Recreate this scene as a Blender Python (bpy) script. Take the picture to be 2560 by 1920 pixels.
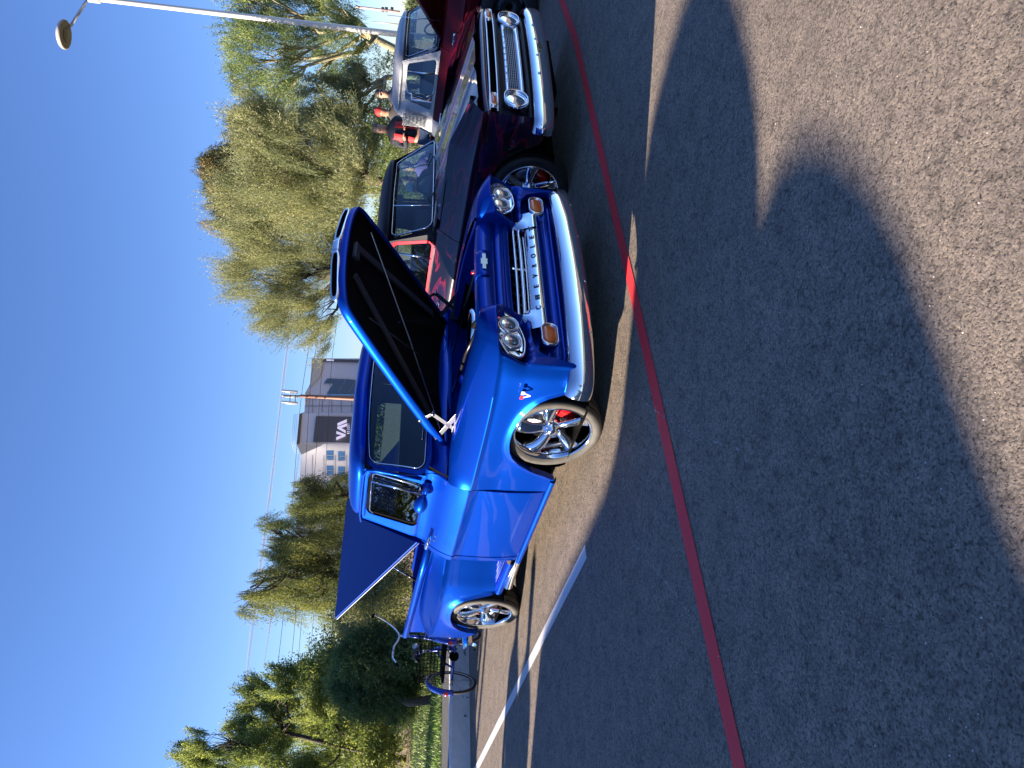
import bpy, bmesh, math, random
import numpy as np
from mathutils import Vector, Matrix, noise
R = math.radians
random.seed(7); np.random.seed(7)
S = bpy.context.scene
COL = S.collection
for o in list(bpy.data.objects): bpy.data.objects.remove(o)
# ------------------------------------------------------------------ camera (phone held upright, picture stored on its side)
PIT, ROLL, CH = R(10.05), R(4.71), 1.516
fw = Vector((0, math.cos(PIT), -math.sin(PIT))); up0 = Vector((0, math.sin(PIT), math.cos(PIT))); rt0 = Vector((1, 0, 0))
RR = math.cos(ROLL)*rt0 + math.sin(ROLL)*up0; UU = -math.sin(ROLL)*rt0 + math.cos(ROLL)*up0
cd = bpy.data.cameras.new('camera'); cam = bpy.data.objects.new('camera', cd); COL.objects.link(cam)
cx, cy, cz = -UU, RR, -fw
cam.matrix_world = Matrix(((cx.x, cy.x, cz.x, 0), (cx.y, cy.y, cz.y, 0), (cx.z, cy.z, cz.z, CH), (0, 0, 0, 1)))
cd.sensor_width = 36; cd.sensor_fit = 'HORIZONTAL'; cd.lens = 36*1897/2560; cd.clip_end = 20000; cd.clip_start = 0.05
S.camera = cam
# ------------------------------------------------------------------ sky, sun, exposure
SUN_EL, SUN_AZ = R(16), R(183)          # azimuth counter-clockwise from +X (towards the sun)
W = bpy.data.worlds.new("World"); S.world = W; W.use_nodes = True
nt = W.node_tree; bg = nt.nodes['Background']
sky = nt.nodes.new('ShaderNodeTexSky'); sky.sky_type = 'NISHITA'; sky.sun_disc = False
sky.sun_elevation = SUN_EL; sky.sun_rotation = R(90)-SUN_AZ; sky.altitude = 300; sky.air_density = 1.0; sky.dust_density = 0.0; sky.ozone_density = 3.0
hs_ = nt.nodes.new('ShaderNodeMixRGB'); hs_.blend_type = 'MULTIPLY'; hs_.inputs[0].default_value = 1; hs_.inputs[2].default_value = (.58, .67, .96, 1)
nt.links.new(sky.outputs[0], hs_.inputs[1]); nt.links.new(hs_.outputs[0], bg.inputs[0]); bg.inputs[1].default_value = 0.066
sl = bpy.data.lights.new('sun', 'SUN'); sun = bpy.data.objects.new('sun', sl); COL.objects.link(sun)
sl.energy = 4.7; sl.angle = R(0.53); sl.color = (1.0, 0.86, 0.70)
sd = Vector((math.cos(SUN_AZ)*math.cos(SUN_EL), math.sin(SUN_AZ)*math.cos(SUN_EL), math.sin(SUN_EL)))
sun.rotation_euler = sd.to_track_quat('Z', 'Y').to_euler(); sun.location = sd*40
S.view_settings.view_transform = 'Standard'; S.view_settings.look = 'None'; S.view_settings.gamma = 1; S.view_settings.exposure = 1.95
try: S.view_settings.use_curve_mapping = False
except Exception: pass
S.render.engine = 'CYCLES'
S.cycles.max_bounces = 8; S.cycles.transparent_max_bounces = 24; S.cycles.glossy_bounces = 5; S.cycles.caustics_reflective = False; S.cycles.caustics_refractive = False
S.cycles.sample_clamp_indirect = 6

# pixel of the photograph (2560 x 1920) -> world
CAMP = Vector((0, 0, CH)); FPX = 1897.
def ray(px, py): return (fw*FPX + RR*((1920-py)-960) - UU*(px-1280))/FPX
def gpt(px, py, z=0.): d = ray(px, py); t = (z-CH)/d.z; return CAMP+d*t
def dpt(px, py, Y): d = ray(px, py); return CAMP+d*(Y/d.y)

# ------------------------------------------------------------------ materials
MATS = {}
def rgb(c): return (c[0], c[1], c[2], 1) if not isinstance(c, float) else (c, c, c, 1)
def pm(name, col=(.5, .5, .5), rough=.5, metal=0., coat=0., spec=None, crough=.03, trans=0, emis=None, bump=None, var=None):
    if name in MATS: return MATS[name]
    m = bpy.data.materials.new(name); m.use_nodes = True; n = m.node_tree; b = n.nodes['Principled BSDF']
    b.inputs['Base Color'].default_value = rgb(col); b.inputs['Roughness'].default_value = rough; b.inputs['Metallic'].default_value = metal
    b.inputs['Coat Weight'].default_value = coat; b.inputs['Coat Roughness'].default_value = crough
    if spec is not None: b.inputs['Specular IOR Level'].default_value = spec
    if trans: b.inputs['Transmission Weight'].default_value = trans
    if emis: b.inputs['Emission Color'].default_value = rgb(emis); b.inputs['Emission Strength'].default_value = 1
    tc = None
    if bump or var:
        tc = n.nodes.new('ShaderNodeTexCoord')
    if var:     # (scale, amount): a soft mottling of the base colour
        nz = n.nodes.new('ShaderNodeTexNoise'); nz.inputs['Scale'].default_value = var[0]; nz.inputs['Detail'].default_value = 6
        n.links.new(tc.outputs['Object'], nz.inputs['Vector'])
        cr = n.nodes.new('ShaderNodeValToRGB'); a = var[1]
        cr.color_ramp.elements[0].position = .3; cr.color_ramp.elements[1].position = .7
        cr.color_ramp.elements[0].color = rgb([c*(1-a) for c in col]); cr.color_ramp.elements[1].color = rgb([min(1, c*(1+a)) for c in col])
        n.links.new(nz.outputs[0], cr.inputs[0]); n.links.new(cr.outputs[0], b.inputs['Base Color'])
    if bump:    # (scale, strength, distance)
        nz = n.nodes.new('ShaderNodeTexNoise'); nz.inputs['Scale'].default_value = bump[0]; nz.inputs['Detail'].default_value = 4
        n.links.new(tc.outputs['Object'], nz.inputs['Vector'])
        bp = n.nodes.new('ShaderNodeBump'); bp.inputs['Strength'].default_value = bump[1]; bp.inputs['Distance'].default_value = bump[2]
        n.links.new(nz.outputs[0], bp.inputs['Height']); n.links.new(bp.outputs[0], b.inputs['Normal'])
    MATS[name] = m; return m
def glassm(name, tint, refl=.12, rough=.0):
    """thin pane: tinted see-through plus a mirror coat that strengthens at grazing angles"""
    if name in MATS: return MATS[name]
    m = bpy.data.materials.new(name); m.use_nodes = True; n = m.node_tree
    for x in list(n.nodes): n.nodes.remove(x)
    o = n.nodes.new('ShaderNodeOutputMaterial'); mx = n.nodes.new('ShaderNodeMixShader')
    t = n.nodes.new('ShaderNodeBsdfTransparent'); t.inputs[0].default_value = rgb(tint)
    g = n.nodes.new('ShaderNodeBsdfGlossy'); g.inputs['Roughness'].default_value = rough; g.inputs[0].default_value = (.9, .95, 1, 1)
    f = n.nodes.new('ShaderNodeFresnel'); f.inputs[0].default_value = 1.52
    ad = n.nodes.new('ShaderNodeMath'); ad.operation = 'ADD'; ad.use_clamp = True; ad.inputs[1].default_value = refl
    n.links.new(f.outputs[0], ad.inputs[0]); n.links.new(ad.outputs[0], mx.inputs[0]); n.links.new(t.outputs[0], mx.inputs[1]); n.links.new(g.outputs[0], mx.inputs[2])
    n.links.new(mx.outputs[0], o.inputs[0]); MATS[name] = m; return m
def paint(name, col, deep, metal=.6, rough=.36):
    """candy metallic: edge tint darkens away from the viewer's normal, fine flake sparkle, clear coat"""
    if name in MATS: return MATS[name]
    m = bpy.data.materials.new(name); m.use_nodes = True; n = m.node_tree; b = n.nodes['Principled BSDF']
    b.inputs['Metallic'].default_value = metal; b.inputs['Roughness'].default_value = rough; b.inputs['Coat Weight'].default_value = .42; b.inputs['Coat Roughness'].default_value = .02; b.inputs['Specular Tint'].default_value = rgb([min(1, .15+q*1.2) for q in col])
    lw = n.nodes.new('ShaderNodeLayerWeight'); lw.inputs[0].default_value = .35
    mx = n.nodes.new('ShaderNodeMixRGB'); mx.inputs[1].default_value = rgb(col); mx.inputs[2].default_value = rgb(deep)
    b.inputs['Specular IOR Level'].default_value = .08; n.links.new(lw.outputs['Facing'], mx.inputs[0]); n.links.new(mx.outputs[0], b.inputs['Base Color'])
    tc = n.nodes.new('ShaderNodeTexCoord'); nz = n.nodes.new('ShaderNodeTexNoise'); nz.inputs['Scale'].default_value = 3.; nz.inputs['Detail'].default_value = 5
    n.links.new(tc.outputs['Object'], nz.inputs['Vector'])
    mr = n.nodes.new('ShaderNodeMapRange'); mr.inputs[3].default_value = rough-.05; mr.inputs[4].default_value = rough+.06
    n.links.new(nz.outputs[0], mr.inputs[0]); n.links.new(mr.outputs[0], b.inputs['Roughness'])
    MATS[name] = m; return m
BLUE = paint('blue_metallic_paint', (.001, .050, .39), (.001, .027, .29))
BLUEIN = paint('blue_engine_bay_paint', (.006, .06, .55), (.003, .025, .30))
CHROME = pm('chrome', (.86, .88, .92), .045, 1.)
DULLCH = pm('brushed_steel', (.30, .31, .33), .3, 1.)
HINGE = pm('painted_hinge_steel', (.10, .13, .15), .4, .5)
BLACKM = pm('black_cloth_underside', (.0035, .0035, .004), .9, spec=.1)
WELL = pm('black_undercoat', (.004, .004, .004), .95, spec=.05)
RUB = pm('tyre_rubber', (.018, .018, .019), .62, bump=(60, .3, .002), var=(8, .3))
SIDEW = pm('dusty_tyre_sidewall', (.048, .044, .038), .7, var=(14, .35))
RUBSEAL = pm('black_rubber_seal', (.006, .006, .007), .5, spec=.2)
CABGL = glassm('tinted_windscreen_glass', (.20, .33, .36), .03)
SIDEGL = glassm('dark_side_glass', (.16, .17, .18), .10)
CLEARGL = glassm('clear_window_glass', (.55, .70, .74), .03)
AMBER = pm('amber_lens', (.75, .13, .012), .18, coat=1)
REDLENS = pm('red_lens', (.6, .01, .01), .2, coat=1)
LENS = glassm('headlamp_glass', (.85, .9, .95), .05)
CALIPER = pm('red_brake_caliper', (.55, .008, .01), .3, coat=1)
DARKIN = pm('dark_vinyl_trim', (.03, .032, .036), .6)
GREYCL = pm('grey_seat_cloth', (.10, .11, .12), .8)
ENGBLK = pm('black_engine_enamel', (.012, .012, .013), .25, coat=.6)
WHITEP = pm('white_enamel', (.75, .76, .77), .3, coat=.8)

# ------------------------------------------------------------------ mesh helpers
def mk(name, v, f, m, parent=None, smooth=True, sub=0, bev=0., solid=0., auto=None):
    me = bpy.data.meshes.new(name); me.from_pydata([tuple(p) for p in v], [], f); me.materials.append(m)
    me.validate(); me.update()
    if smooth: me.polygons.foreach_set('use_smooth', [True]*len(me.polygons))
    o = bpy.data.objects.new(name, me); COL.objects.link(o)
    if parent is not None: o.parent = parent
    if solid: x = o.modifiers.new('s', 'SOLIDIFY'); x.thickness = solid; x.offset = 0
    if bev: x = o.modifiers.new('b', 'BEVEL'); x.width = bev; x.segments = 2; x.limit_method = 'ANGLE'; x.angle_limit = R(35)
    if sub: x = o.modifiers.new('u', 'SUBSURF'); x.levels = sub; x.render_levels = sub
    if smooth and auto is not None:
        bm = bmesh.new(); bm.from_mesh(me)
        for e in bm.edges:
            if len(e.link_faces) == 2 and e.calc_face_angle(0) > R(auto): e.smooth = False
        bm.to_mesh(me); bm.free()
    return o
class MB:
    """collects pieces into one mesh"""
    def __init__(s): s.v = []; s.f = []
    def add(s, v, f):
        k = len(s.v); s.v += [tuple(p) for p in v]; s.f += [tuple(i+k for i in q) for q in f]; return s
    def box(s, c, d, rot=None):
        x, y, z = [q/2 for q in d]; p = [Vector((a*x, b*y, e*z)) for a in (-1, 1) for b in (-1, 1) for e in (-1, 1)]
        if rot is not None: p = [rot @ q for q in p]
        c = Vector(c); return s.add([q+c for q in p], [(0, 1, 3, 2), (4, 6, 7, 5), (0, 4, 5, 1), (2, 3, 7, 6), (0, 2, 6, 4), (1, 5, 7, 3)])
    def tube(s, pts, r, n=8, caps=True, closed=False):
        pts = [Vector(p) for p in pts]; k = len(pts); rr = r if isinstance(r, (list, tuple)) else [r]*k
        V = []; ref = None
        for i, p in enumerate(pts):
            a = pts[(i-1) % k] if (i or closed) else p; b = pts[(i+1) % k] if (i < k-1 or closed) else p
            t = (b-a).normalized()
            if ref is None: ref = t.orthogonal().normalized()
            ref = (ref-t*ref.dot(t)); ref = ref.normalized() if ref.length > 1e-6 else t.orthogonal().normalized(); bi = t.cross(ref)
            for j in range(n): A = 2*math.pi*j/n; V.append(p+(ref*math.cos(A)+bi*math.sin(A))*rr[i])
        F = [(i*n+j, i*n+(j+1) % n, (i+1)*n+(j+1) % n, (i+1)*n+j) for i in range(k-1) for j in range(n)]
        if closed: F += [((k-1)*n+j, (k-1)*n+(j+1) % n, (j+1) % n, j) for j in range(n)]
        elif caps: F += [tuple(range(n))[::-1], tuple((k-1)*n+j for j in range(n))]
        return s.add(V, F)
    def lathe(s, prof, c=(0, 0, 0), axis=(0, 1, 0), n=40, a0=0., a1=2*math.pi):
        """prof: (radius, along axis)"""
        ax = Vector(axis).normalized(); e1 = ax.orthogonal().normalized(); e2 = ax.cross(e1); c = Vector(c); full = abs(a1-a0-2*math.pi) < 1e-6
        m = n if full else n+1; V = []
        for (r, h) in prof:
            for j in range(m): A = a0+(a1-a0)*j/n; V.append(c+ax*h+(e1*math.cos(A)+e2*math.sin(A))*r)
        F = []
        for i in range(len(prof)-1):
            for j in range(n):
                a, b = i*m+j, i*m+((j+1) % m); F.append((a, b, b+m, a+m))
        return s.add(V, F)
    def grid(s, rows, closed_u=False):
        n = len(rows[0]); V = [p for r in rows for p in r]
        F = [(i*n+j, i*n+(j+1) % n, (i+1)*n+(j+1) % n, (i+1)*n+j) for i in range(len(rows)-1) for j in range(n if closed_u else n-1)]
        return s.add(V, F)
    def mirror(s):
        k = len(s.v); s.v += [(x, -y, z) for x, y, z in s.v]; s.f += [tuple(i+k for i in q)[::-1] for q in s.f]; return s
    def mk(s, name, m, parent=None, **kw): return mk(name, s.v, s.f, m, parent, **kw)
def mir(v): return [(p[0], -p[1], p[2]) for p in v]
def lerp(a, b, t): return a+(b-a)*t
def pl(tab, x):
    """piecewise-linear lookup in a table of (x, value...)"""
    if x <= tab[0][0]: return tab[0][1] if len(tab[0]) == 2 else tab[0][1:]
    for a, b in zip(tab, tab[1:]):
        if x <= b[0]:
            t = (x-a[0])/(b[0]-a[0])
            return lerp(a[1], b[1], t) if len(a) == 2 else tuple(lerp(p, q, t) for p, q in zip(a[1:], b[1:]))
    return tab[-1][1] if len(tab[-1]) == 2 else tab[-1][1:]
def cr(tab, x):
    """smooth (Catmull-Rom style) lookup"""
    n = len(tab)
    if x <= tab[0][0]: return tab[0][1]
    if x >= tab[-1][0]: return tab[-1][1]
    for i in range(n-1):
        if x <= tab[i+1][0]:
            x0, y0 = tab[i]; x1, y1 = tab[i+1]; h = x1-x0; t = (x-x0)/h
            def sl(k):
                if k == 0: return (tab[1][1]-tab[0][1])/(tab[1][0]-tab[0][0])
                if k == n-1: return (tab[-1][1]-tab[-2][1])/(tab[-1][0]-tab[-2][0])
                a = (tab[k][1]-tab[k-1][1])/(tab[k][0]-tab[k-1][0]); b = (tab[k+1][1]-tab[k][1])/(tab[k+1][0]-tab[k][0])
                return 0 if a*b <= 0 else 2*a*b/(a+b)
            m0, m1 = sl(i), sl(i+1)
            return (2*t**3-3*t*t+1)*y0+(t**3-2*t*t+t)*h*m0+(-2*t**3+3*t*t)*y1+(t**3-t*t)*h*m1
def crv(P, n):
    """n points on a smooth curve through P (any dimension)"""
    P = [np.array(p, float) for p in P]; d = [0]
    for a, b in zip(P, P[1:]): d.append(d[-1]+max(1e-6, np.linalg.norm(b-a)))
    tabs = [[(d[i], P[i][k]) for i in range(len(P))] for k in range(len(P[0]))]
    return [tuple(cr(t, d[-1]*i/(n-1)) for t in tabs) for i in range(n)]
def lin(a, b, n): return [a+(b-a)*i/(n-1) for i in range(n)]
def rrect(w, h, r, n=6):
    """rounded rectangle outline, half sizes w, h"""
    P = []
    for (sx, sy, a) in ((1, 1, 0), (-1, 1, 90), (-1, -1, 180), (1, -1, 270)):
        for i in range(n): A = R(a+90*i/(n-1)); P.append((sx*(w-r)+r*math.cos(A), sy*(h-r)+r*math.sin(A)))
    return P
def text_mesh(body, size, depth=.002, font=None, bold=0.):
    c = bpy.data.curves.new('t', 'FONT'); c.body = body; c.size = size; c.extrude = depth; c.align_x = 'CENTER'; c.align_y = 'CENTER'; c.offset = bold
    o = bpy.data.objects.new('t', c); COL.objects.link(o); dg = bpy.context.evaluated_depsgraph_get(); dg.update()
    me = o.evaluated_get(dg).to_mesh(); v = [tuple(x.co) for x in me.vertices]; f = [tuple(p.vertices) for p in me.polygons]
    o.to_mesh_clear(); bpy.data.objects.remove(o); bpy.data.curves.remove(c); return v, f
def letters(parent, body, size, M, mat, depth=.003, spacing=1.0, wx=1.0, name='letter', bold=0., track=None):
    """every character an object of its own, laid along local x of matrix M"""
    n = len(body)
    for i, ch in enumerate(body):
        if ch == ' ': continue
        v, f = text_mesh(ch, size, depth, bold=bold)
        x0 = (i-(n-1)/2)*(track if track else size*spacing)
        mk(name, [M @ Vector((x0+p[0]*wx, p[1], p[2])) for p in v], f, mat, parent, smooth=False)
def tag(o, label=None, cat=None, group=None, kind=None):
    if label: o['label'] = label
    if cat: o['category'] = cat
    if group: o['group'] = group
    if kind: o['kind'] = kind
    return o
def thing(name, label, cat, loc=(0, 0, 0), rz=0., group=None):
    o = bpy.data.objects.new(name, None); COL.objects.link(o); o.location = loc; o.rotation_euler = (0, 0, rz); o.empty_display_size = .2
    return tag(o, label, cat, group)
def copy_tree(o, parent=None):
    c = o.copy(); COL.objects.link(c); c.parent = parent
    for ch in list(o.children): copy_tree(ch, c)
    return c
# ------------------------------------------------------------------ ground, kerb, markings
def asphalt():
    m = bpy.data.materials.new('asphalt'); m.use_nodes = True; n = m.node_tree; b = n.nodes['Principled BSDF']; L = n.links.new
    tc = n.nodes.new('ShaderNodeTexCoord')
    def noise_(sc, det, ro=.5): x = n.nodes.new('ShaderNodeTexNoise'); x.inputs['Scale'].default_value = sc; x.inputs['Detail'].default_value = det; x.inputs['Roughness'].default_value = ro; L(tc.outputs['Object'], x.inputs['Vector']); return x
    def ramp(src, st): r = n.nodes.new('ShaderNodeValToRGB'); e = r.color_ramp.elements; e[0].position, e[1].position = st[0][0], st[-1][0]; e[0].color, e[1].color = rgb(st[0][1]), rgb(st[-1][1]); L(src, r.inputs[0]); return r
    big = noise_(.5, 5, .6); mid = noise_(7, 6, .65); fine = noise_(120, 6, .75)
    vo = n.nodes.new('ShaderNodeTexVoronoi'); vo.inputs['Scale'].default_value = 135; L(tc.outputs['Object'], vo.inputs['Vector'])
    vo2 = n.nodes.new('ShaderNodeTexVoronoi'); vo2.inputs['Scale'].default_value = 45; L(tc.outputs['Object'], vo2.inputs['Vector'])
    c1 = ramp(big.outputs[0], [(.3, (.245, .200, .155)), (.72, (.30, .247, .194))])
    c2 = ramp(vo.outputs['Color'], [(.0, (.55, .55, .55)), (1., (1.35, 1.33, 1.3))])
    mu = n.nodes.new('ShaderNodeMixRGB'); mu.blend_type = 'MULTIPLY'; mu.inputs[0].default_value = 1; L(c1.outputs[0], mu.inputs[1]); L(c2.outputs[0], mu.inputs[2])
    c3 = ramp(mid.outputs[0], [(.36, (.80, .80, .82)), (.66, (1.14, 1.12, 1.1))])
    m2 = n.nodes.new('ShaderNodeMixRGB'); m2.blend_type = 'MULTIPLY'; m2.inputs[0].default_value = 1; L(mu.outputs[0], m2.inputs[1]); L(c3.outputs[0], m2.inputs[2])
    # pits between the stones are coloured darker
    pit = ramp(vo2.outputs['Distance'], [(.55, (1, 1, 1)), (.95, (.35, .35, .36))])
    m3 = n.nodes.new('ShaderNodeMixRGB'); m3.blend_type = 'MULTIPLY'; m3.inputs[0].default_value = .7; L(m2.outputs[0], m3.inputs[1]); L(pit.outputs[0], m3.inputs[2])
    # sparse pale stones
    sp = noise_(150, 2, .5); s2 = ramp(sp.outputs[0], [(.70, (0, 0, 0)), (.73, (1, 1, 1))])
    m4 = n.nodes.new('ShaderNodeMixRGB'); L(s2.outputs[0], m4.inputs[0]); L(m3.outputs[0], m4.inputs[1]); m4.inputs[2].default_value = (.42, .41, .39, 1)
    L(m4.outputs[0], b.inputs['Base Color']); b.inputs['Roughness'].default_value = .82; b.inputs['Specular IOR Level'].default_value = .35
    # relief: nearly level stone tops, scattered open pits, a little grain
    pn = noise_(88, 3, .6); pr_ = n.nodes.new('ShaderNodeMapRange'); pr_.interpolation_type = 'SMOOTHSTEP'; pr_.inputs[1].default_value = .33; pr_.inputs[2].default_value = .46; L(pn.outputs[0], pr_.inputs[0])
    add = n.nodes.new('ShaderNodeMath'); add.operation = 'MULTIPLY_ADD'; L(fine.outputs[0], add.inputs[0]); add.inputs[1].default_value = .50; L(pr_.outputs[0], add.inputs[2])
    inv = n.nodes.new('ShaderNodeMath'); inv.operation = 'MULTIPLY_ADD'; L(vo.outputs['Distance'], inv.inputs[0]); inv.inputs[1].default_value = -.35; L(add.outputs[0], inv.inputs[2])
    a2 = n.nodes.new('ShaderNodeMath'); a2.operation = 'MULTIPLY_ADD'; L(mid.outputs[0], a2.inputs[0]); a2.inputs[1].default_value = .35; L(inv.outputs[0], a2.inputs[2])
    bp = n.nodes.new('ShaderNodeBump'); bp.inputs['Strength'].default_value = 1; bp.inputs['Distance'].default_value = .0030; L(a2.outputs[0], bp.inputs['Height']); L(bp.outputs[0], b.inputs['Normal'])
    pit_dark = n.nodes.new('ShaderNodeMixRGB'); pit_dark.blend_type = 'MULTIPLY'; pit_dark.inputs[0].default_value = 1; tr_ = ramp(pr_.outputs[0], [(0., (.42, .42, .43)), (.8, (1, 1, 1))]); L(m4.outputs[0], pit_dark.inputs[1]); L(tr_.outputs[0], pit_dark.inputs[2]); L(pit_dark.outputs[0], b.inputs['Base Color'])  # colour also darkened where the relief dips into pits
    return m
ASPH = asphalt()
def earth(name, c0, c1, sc=6, bump=.02):
    m = bpy.data.materials.new(name); m.use_nodes = True; n = m.node_tree; b = n.nodes['Principled BSDF']; L = n.links.new
    tc = n.nodes.new('ShaderNodeTexCoord'); x = n.nodes.new('ShaderNodeTexNoise'); x.inputs['Scale'].default_value = sc; x.inputs['Detail'].default_value = 9; x.inputs['Roughness'].default_value = .7
    L(tc.outputs['Object'], x.inputs['Vector']); r = n.nodes.new('ShaderNodeValToRGB'); e = r.color_ramp.elements; e[0].position = .35; e[1].position = .68; e[0].color = rgb(c0); e[1].color = rgb(c1)
    L(x.outputs[0], r.inputs[0]); L(r.outputs[0], b.inputs['Base Color']); b.inputs['Roughness'].default_value = .95
    bp = n.nodes.new('ShaderNodeBump'); bp.inputs['Distance'].default_value = bump; L(x.outputs[0], bp.inputs['Height']); L(bp.outputs[0], b.inputs['Normal']); return m
DIRT = earth('desert_dirt', (.20, .14, .095), (.38, .28, .20), 3)
GRAVEL = earth('dark_verge_gravel', (.05, .05, .052), (.13, .125, .12), 40, .01)
CONC = earth('kerb_concrete', (.20, .195, .18), (.34, .33, .31), 5, .004)
LAWN = earth('lawn_soil', (.03, .05, .01), (.07, .10, .02), 9)
AX = R(40.5)                                    # direction of the kerb and of the red line
ka = Vector((math.cos(AX), math.sin(AX), 0)); kn = Vector((-math.sin(AX), math.cos(AX), 0))
def kp(t, n, z=0.): return ka*t + kn*n + Vector((0, 0, z))
def strip(name, t0, t1, n0, n1, z, m, kind='structure', nt=1):
    ts = lin(t0, t1, nt+1); v = [kp(t, n0, z) for t in ts]+[kp(t, n1, z) for t in ts]
    o = mk(name, v, [(i, i+1, nt+2+i, nt+1+i) for i in range(nt)], m, smooth=False); tag(o, kind=kind); return o
g = mk('ground', [(-3000, -3000, -.02), (3000, -3000, -.02), (3000, 5000, -.02), (-3000, 5000, -.02)], [(0, 1, 2, 3)], DIRT, smooth=False); tag(g, kind='structure')
KN = 10.13                                       # the kerb's distance along kn
strip('parking_lot', -60, 80, -60, KN, 0., ASPH)
# kerb: pieces cast with joints
kb = MB(); L0 = -22.
KH = .25
prof = [(0, 0), (.012, KH-.02), (.03, KH), (.16, KH), (.16, 0)]
root = thing('concrete_kerb', 'long grey concrete kerb with black tyre scuffs along the edge of the lot', 'kerb')
cm = None
def kerbmat():
    m = earth('scuffed_kerb_concrete', (.60, .59, .56), (.76, .75, .72), 5, .004); n = m.node_tree; L = n.links.new; b = n.nodes['Principled BSDF']
    src = b.inputs['Base Color'].links[0].from_socket; tc = n.nodes.new('ShaderNodeTexCoord')
    x = n.nodes.new('ShaderNodeTexNoise'); x.inputs['Scale'].default_value = 4.2; x.inputs['Detail'].default_value = 10; x.inputs['Roughness'].default_value = .75; L(tc.outputs['Object'], x.inputs['Vector'])
    r = n.nodes.new('ShaderNodeValToRGB'); r.color_ramp.elements[0].position = .60; r.color_ramp.elements[1].position = .63; L(x.outputs[0], r.inputs[0])
    mx = n.nodes.new('ShaderNodeMixRGB'); L(r.outputs[0], mx.inputs[0]); L(src, mx.inputs[1]); mx.inputs[2].default_value = (.03, .03, .032, 1); L(mx.outputs[0], b.inputs['Base Color']); return m
KM = kerbmat()
t = -24.
while t < 40:
    ln = 3.05
    mk('kerb_segment', [kp(t+dt, KN+a, z) for dt in (.004, ln-.004) for a, z in prof], [(i, i+1, i+6, i+5) for i in range(4)]+[(0, 5, 9, 4), (4, 3, 2, 1, 0), (5, 6, 7, 8, 9)], KM, root, smooth=False)
    t += ln
strip('verge_path', -40, 60, KN+.16, KN+1.25, KH-.03, GRAVEL)
# the lawn rises and falls a little
def lawn():
    tt = lin(-30, 45, 76); nn = lin(KN+1.25, KN+7, 20); v = []; f = []
    for j, n_ in enumerate(nn):
        for i, t_ in enumerate(tt):
            z = KH-.03+.05*noise.noise(Vector((t_*.3, n_*.3, 0)))*min(1, n_-KN-1.25); v.append(kp(t_, n_, z))
    N = len(tt)
    for j in range(len(nn)-1):
        for i in range(N-1): f.append((j*N+i, j*N+i+1, (j+1)*N+i+1, (j+1)*N+i))
    return v, f
lv, lf = lawn(); lo = mk('lawn', lv, lf, LAWN); tag(lo, kind='structure')
strip('planting_ground', -80, 120, KN+6.9, KN+90, KH-.035, DIRT)
# grass blades on the lawn
def grass():
    N = 46000; rs = np.random.RandomState(3)
    t_ = rs.uniform(-16, 6, N); q = rs.uniform(0, 1, N)**1.5; n_ = KN+1.27+q*5.6
    v = np.zeros((N, 3, 3)); h = rs.uniform(.03, .075, N); w = rs.uniform(.004, .01, N); a = rs.uniform(0, 2*np.pi, N); lean = rs.normal(0, .03, (N, 2))
    base = np.outer(t_, np.array(ka))+np.outer(n_, np.array(kn))
    z = np.array([KH-.03+.05*noise.noise(Vector((t1*.3, n1*.3, 0)))*min(1, n1-KN-1.25) for t1, n1 in zip(t_, n_)])-.004
    d = np.stack([np.cos(a), np.sin(a), 0*a], 1)*w[:, None]
    v[:, 0] = base-d; v[:, 1] = base+d; v[:, 2] = base; v[:, :, 2] = z[:, None]; v[:, 2, 2] += h; v[:, 2, :2] += lean
    m = pm('grass_blade', (.24, .36, .04), .6, var=(2.5, .5))
    return npmesh('grass', v.reshape(-1, 3), 3, m)
def npmesh(name, V, k, m, parent=None, mats=None, idx=None):
    """mesh of separate k-gons from an (N*k, 3) array"""
    n = len(V)//k; me = bpy.data.meshes.new(name); me.vertices.add(len(V)); me.vertices.foreach_set('co', np.ascontiguousarray(V, dtype=np.float32).ravel())
    me.loops.add(len(V)); me.loops.foreach_set('vertex_index', np.arange(len(V), dtype=np.int32)); me.polygons.add(n)
    me.polygons.foreach_set('loop_start', np.arange(0, len(V), k, dtype=np.int32)); me.polygons.foreach_set('loop_total', np.full(n, k, dtype=np.int32))
    for q in (mats or [m]): me.materials.append(q)
    if idx is not None: me.polygons.foreach_set('material_index', idx.astype(np.int32))
    me.update(calc_edges=True); o = bpy.data.objects.new(name, me); COL.objects.link(o)
    if parent is not None: o.parent = parent
    return o
tag(grass(), 'short green lawn grass lit in streaks behind the kerb', 'grass', kind='stuff')
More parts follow.
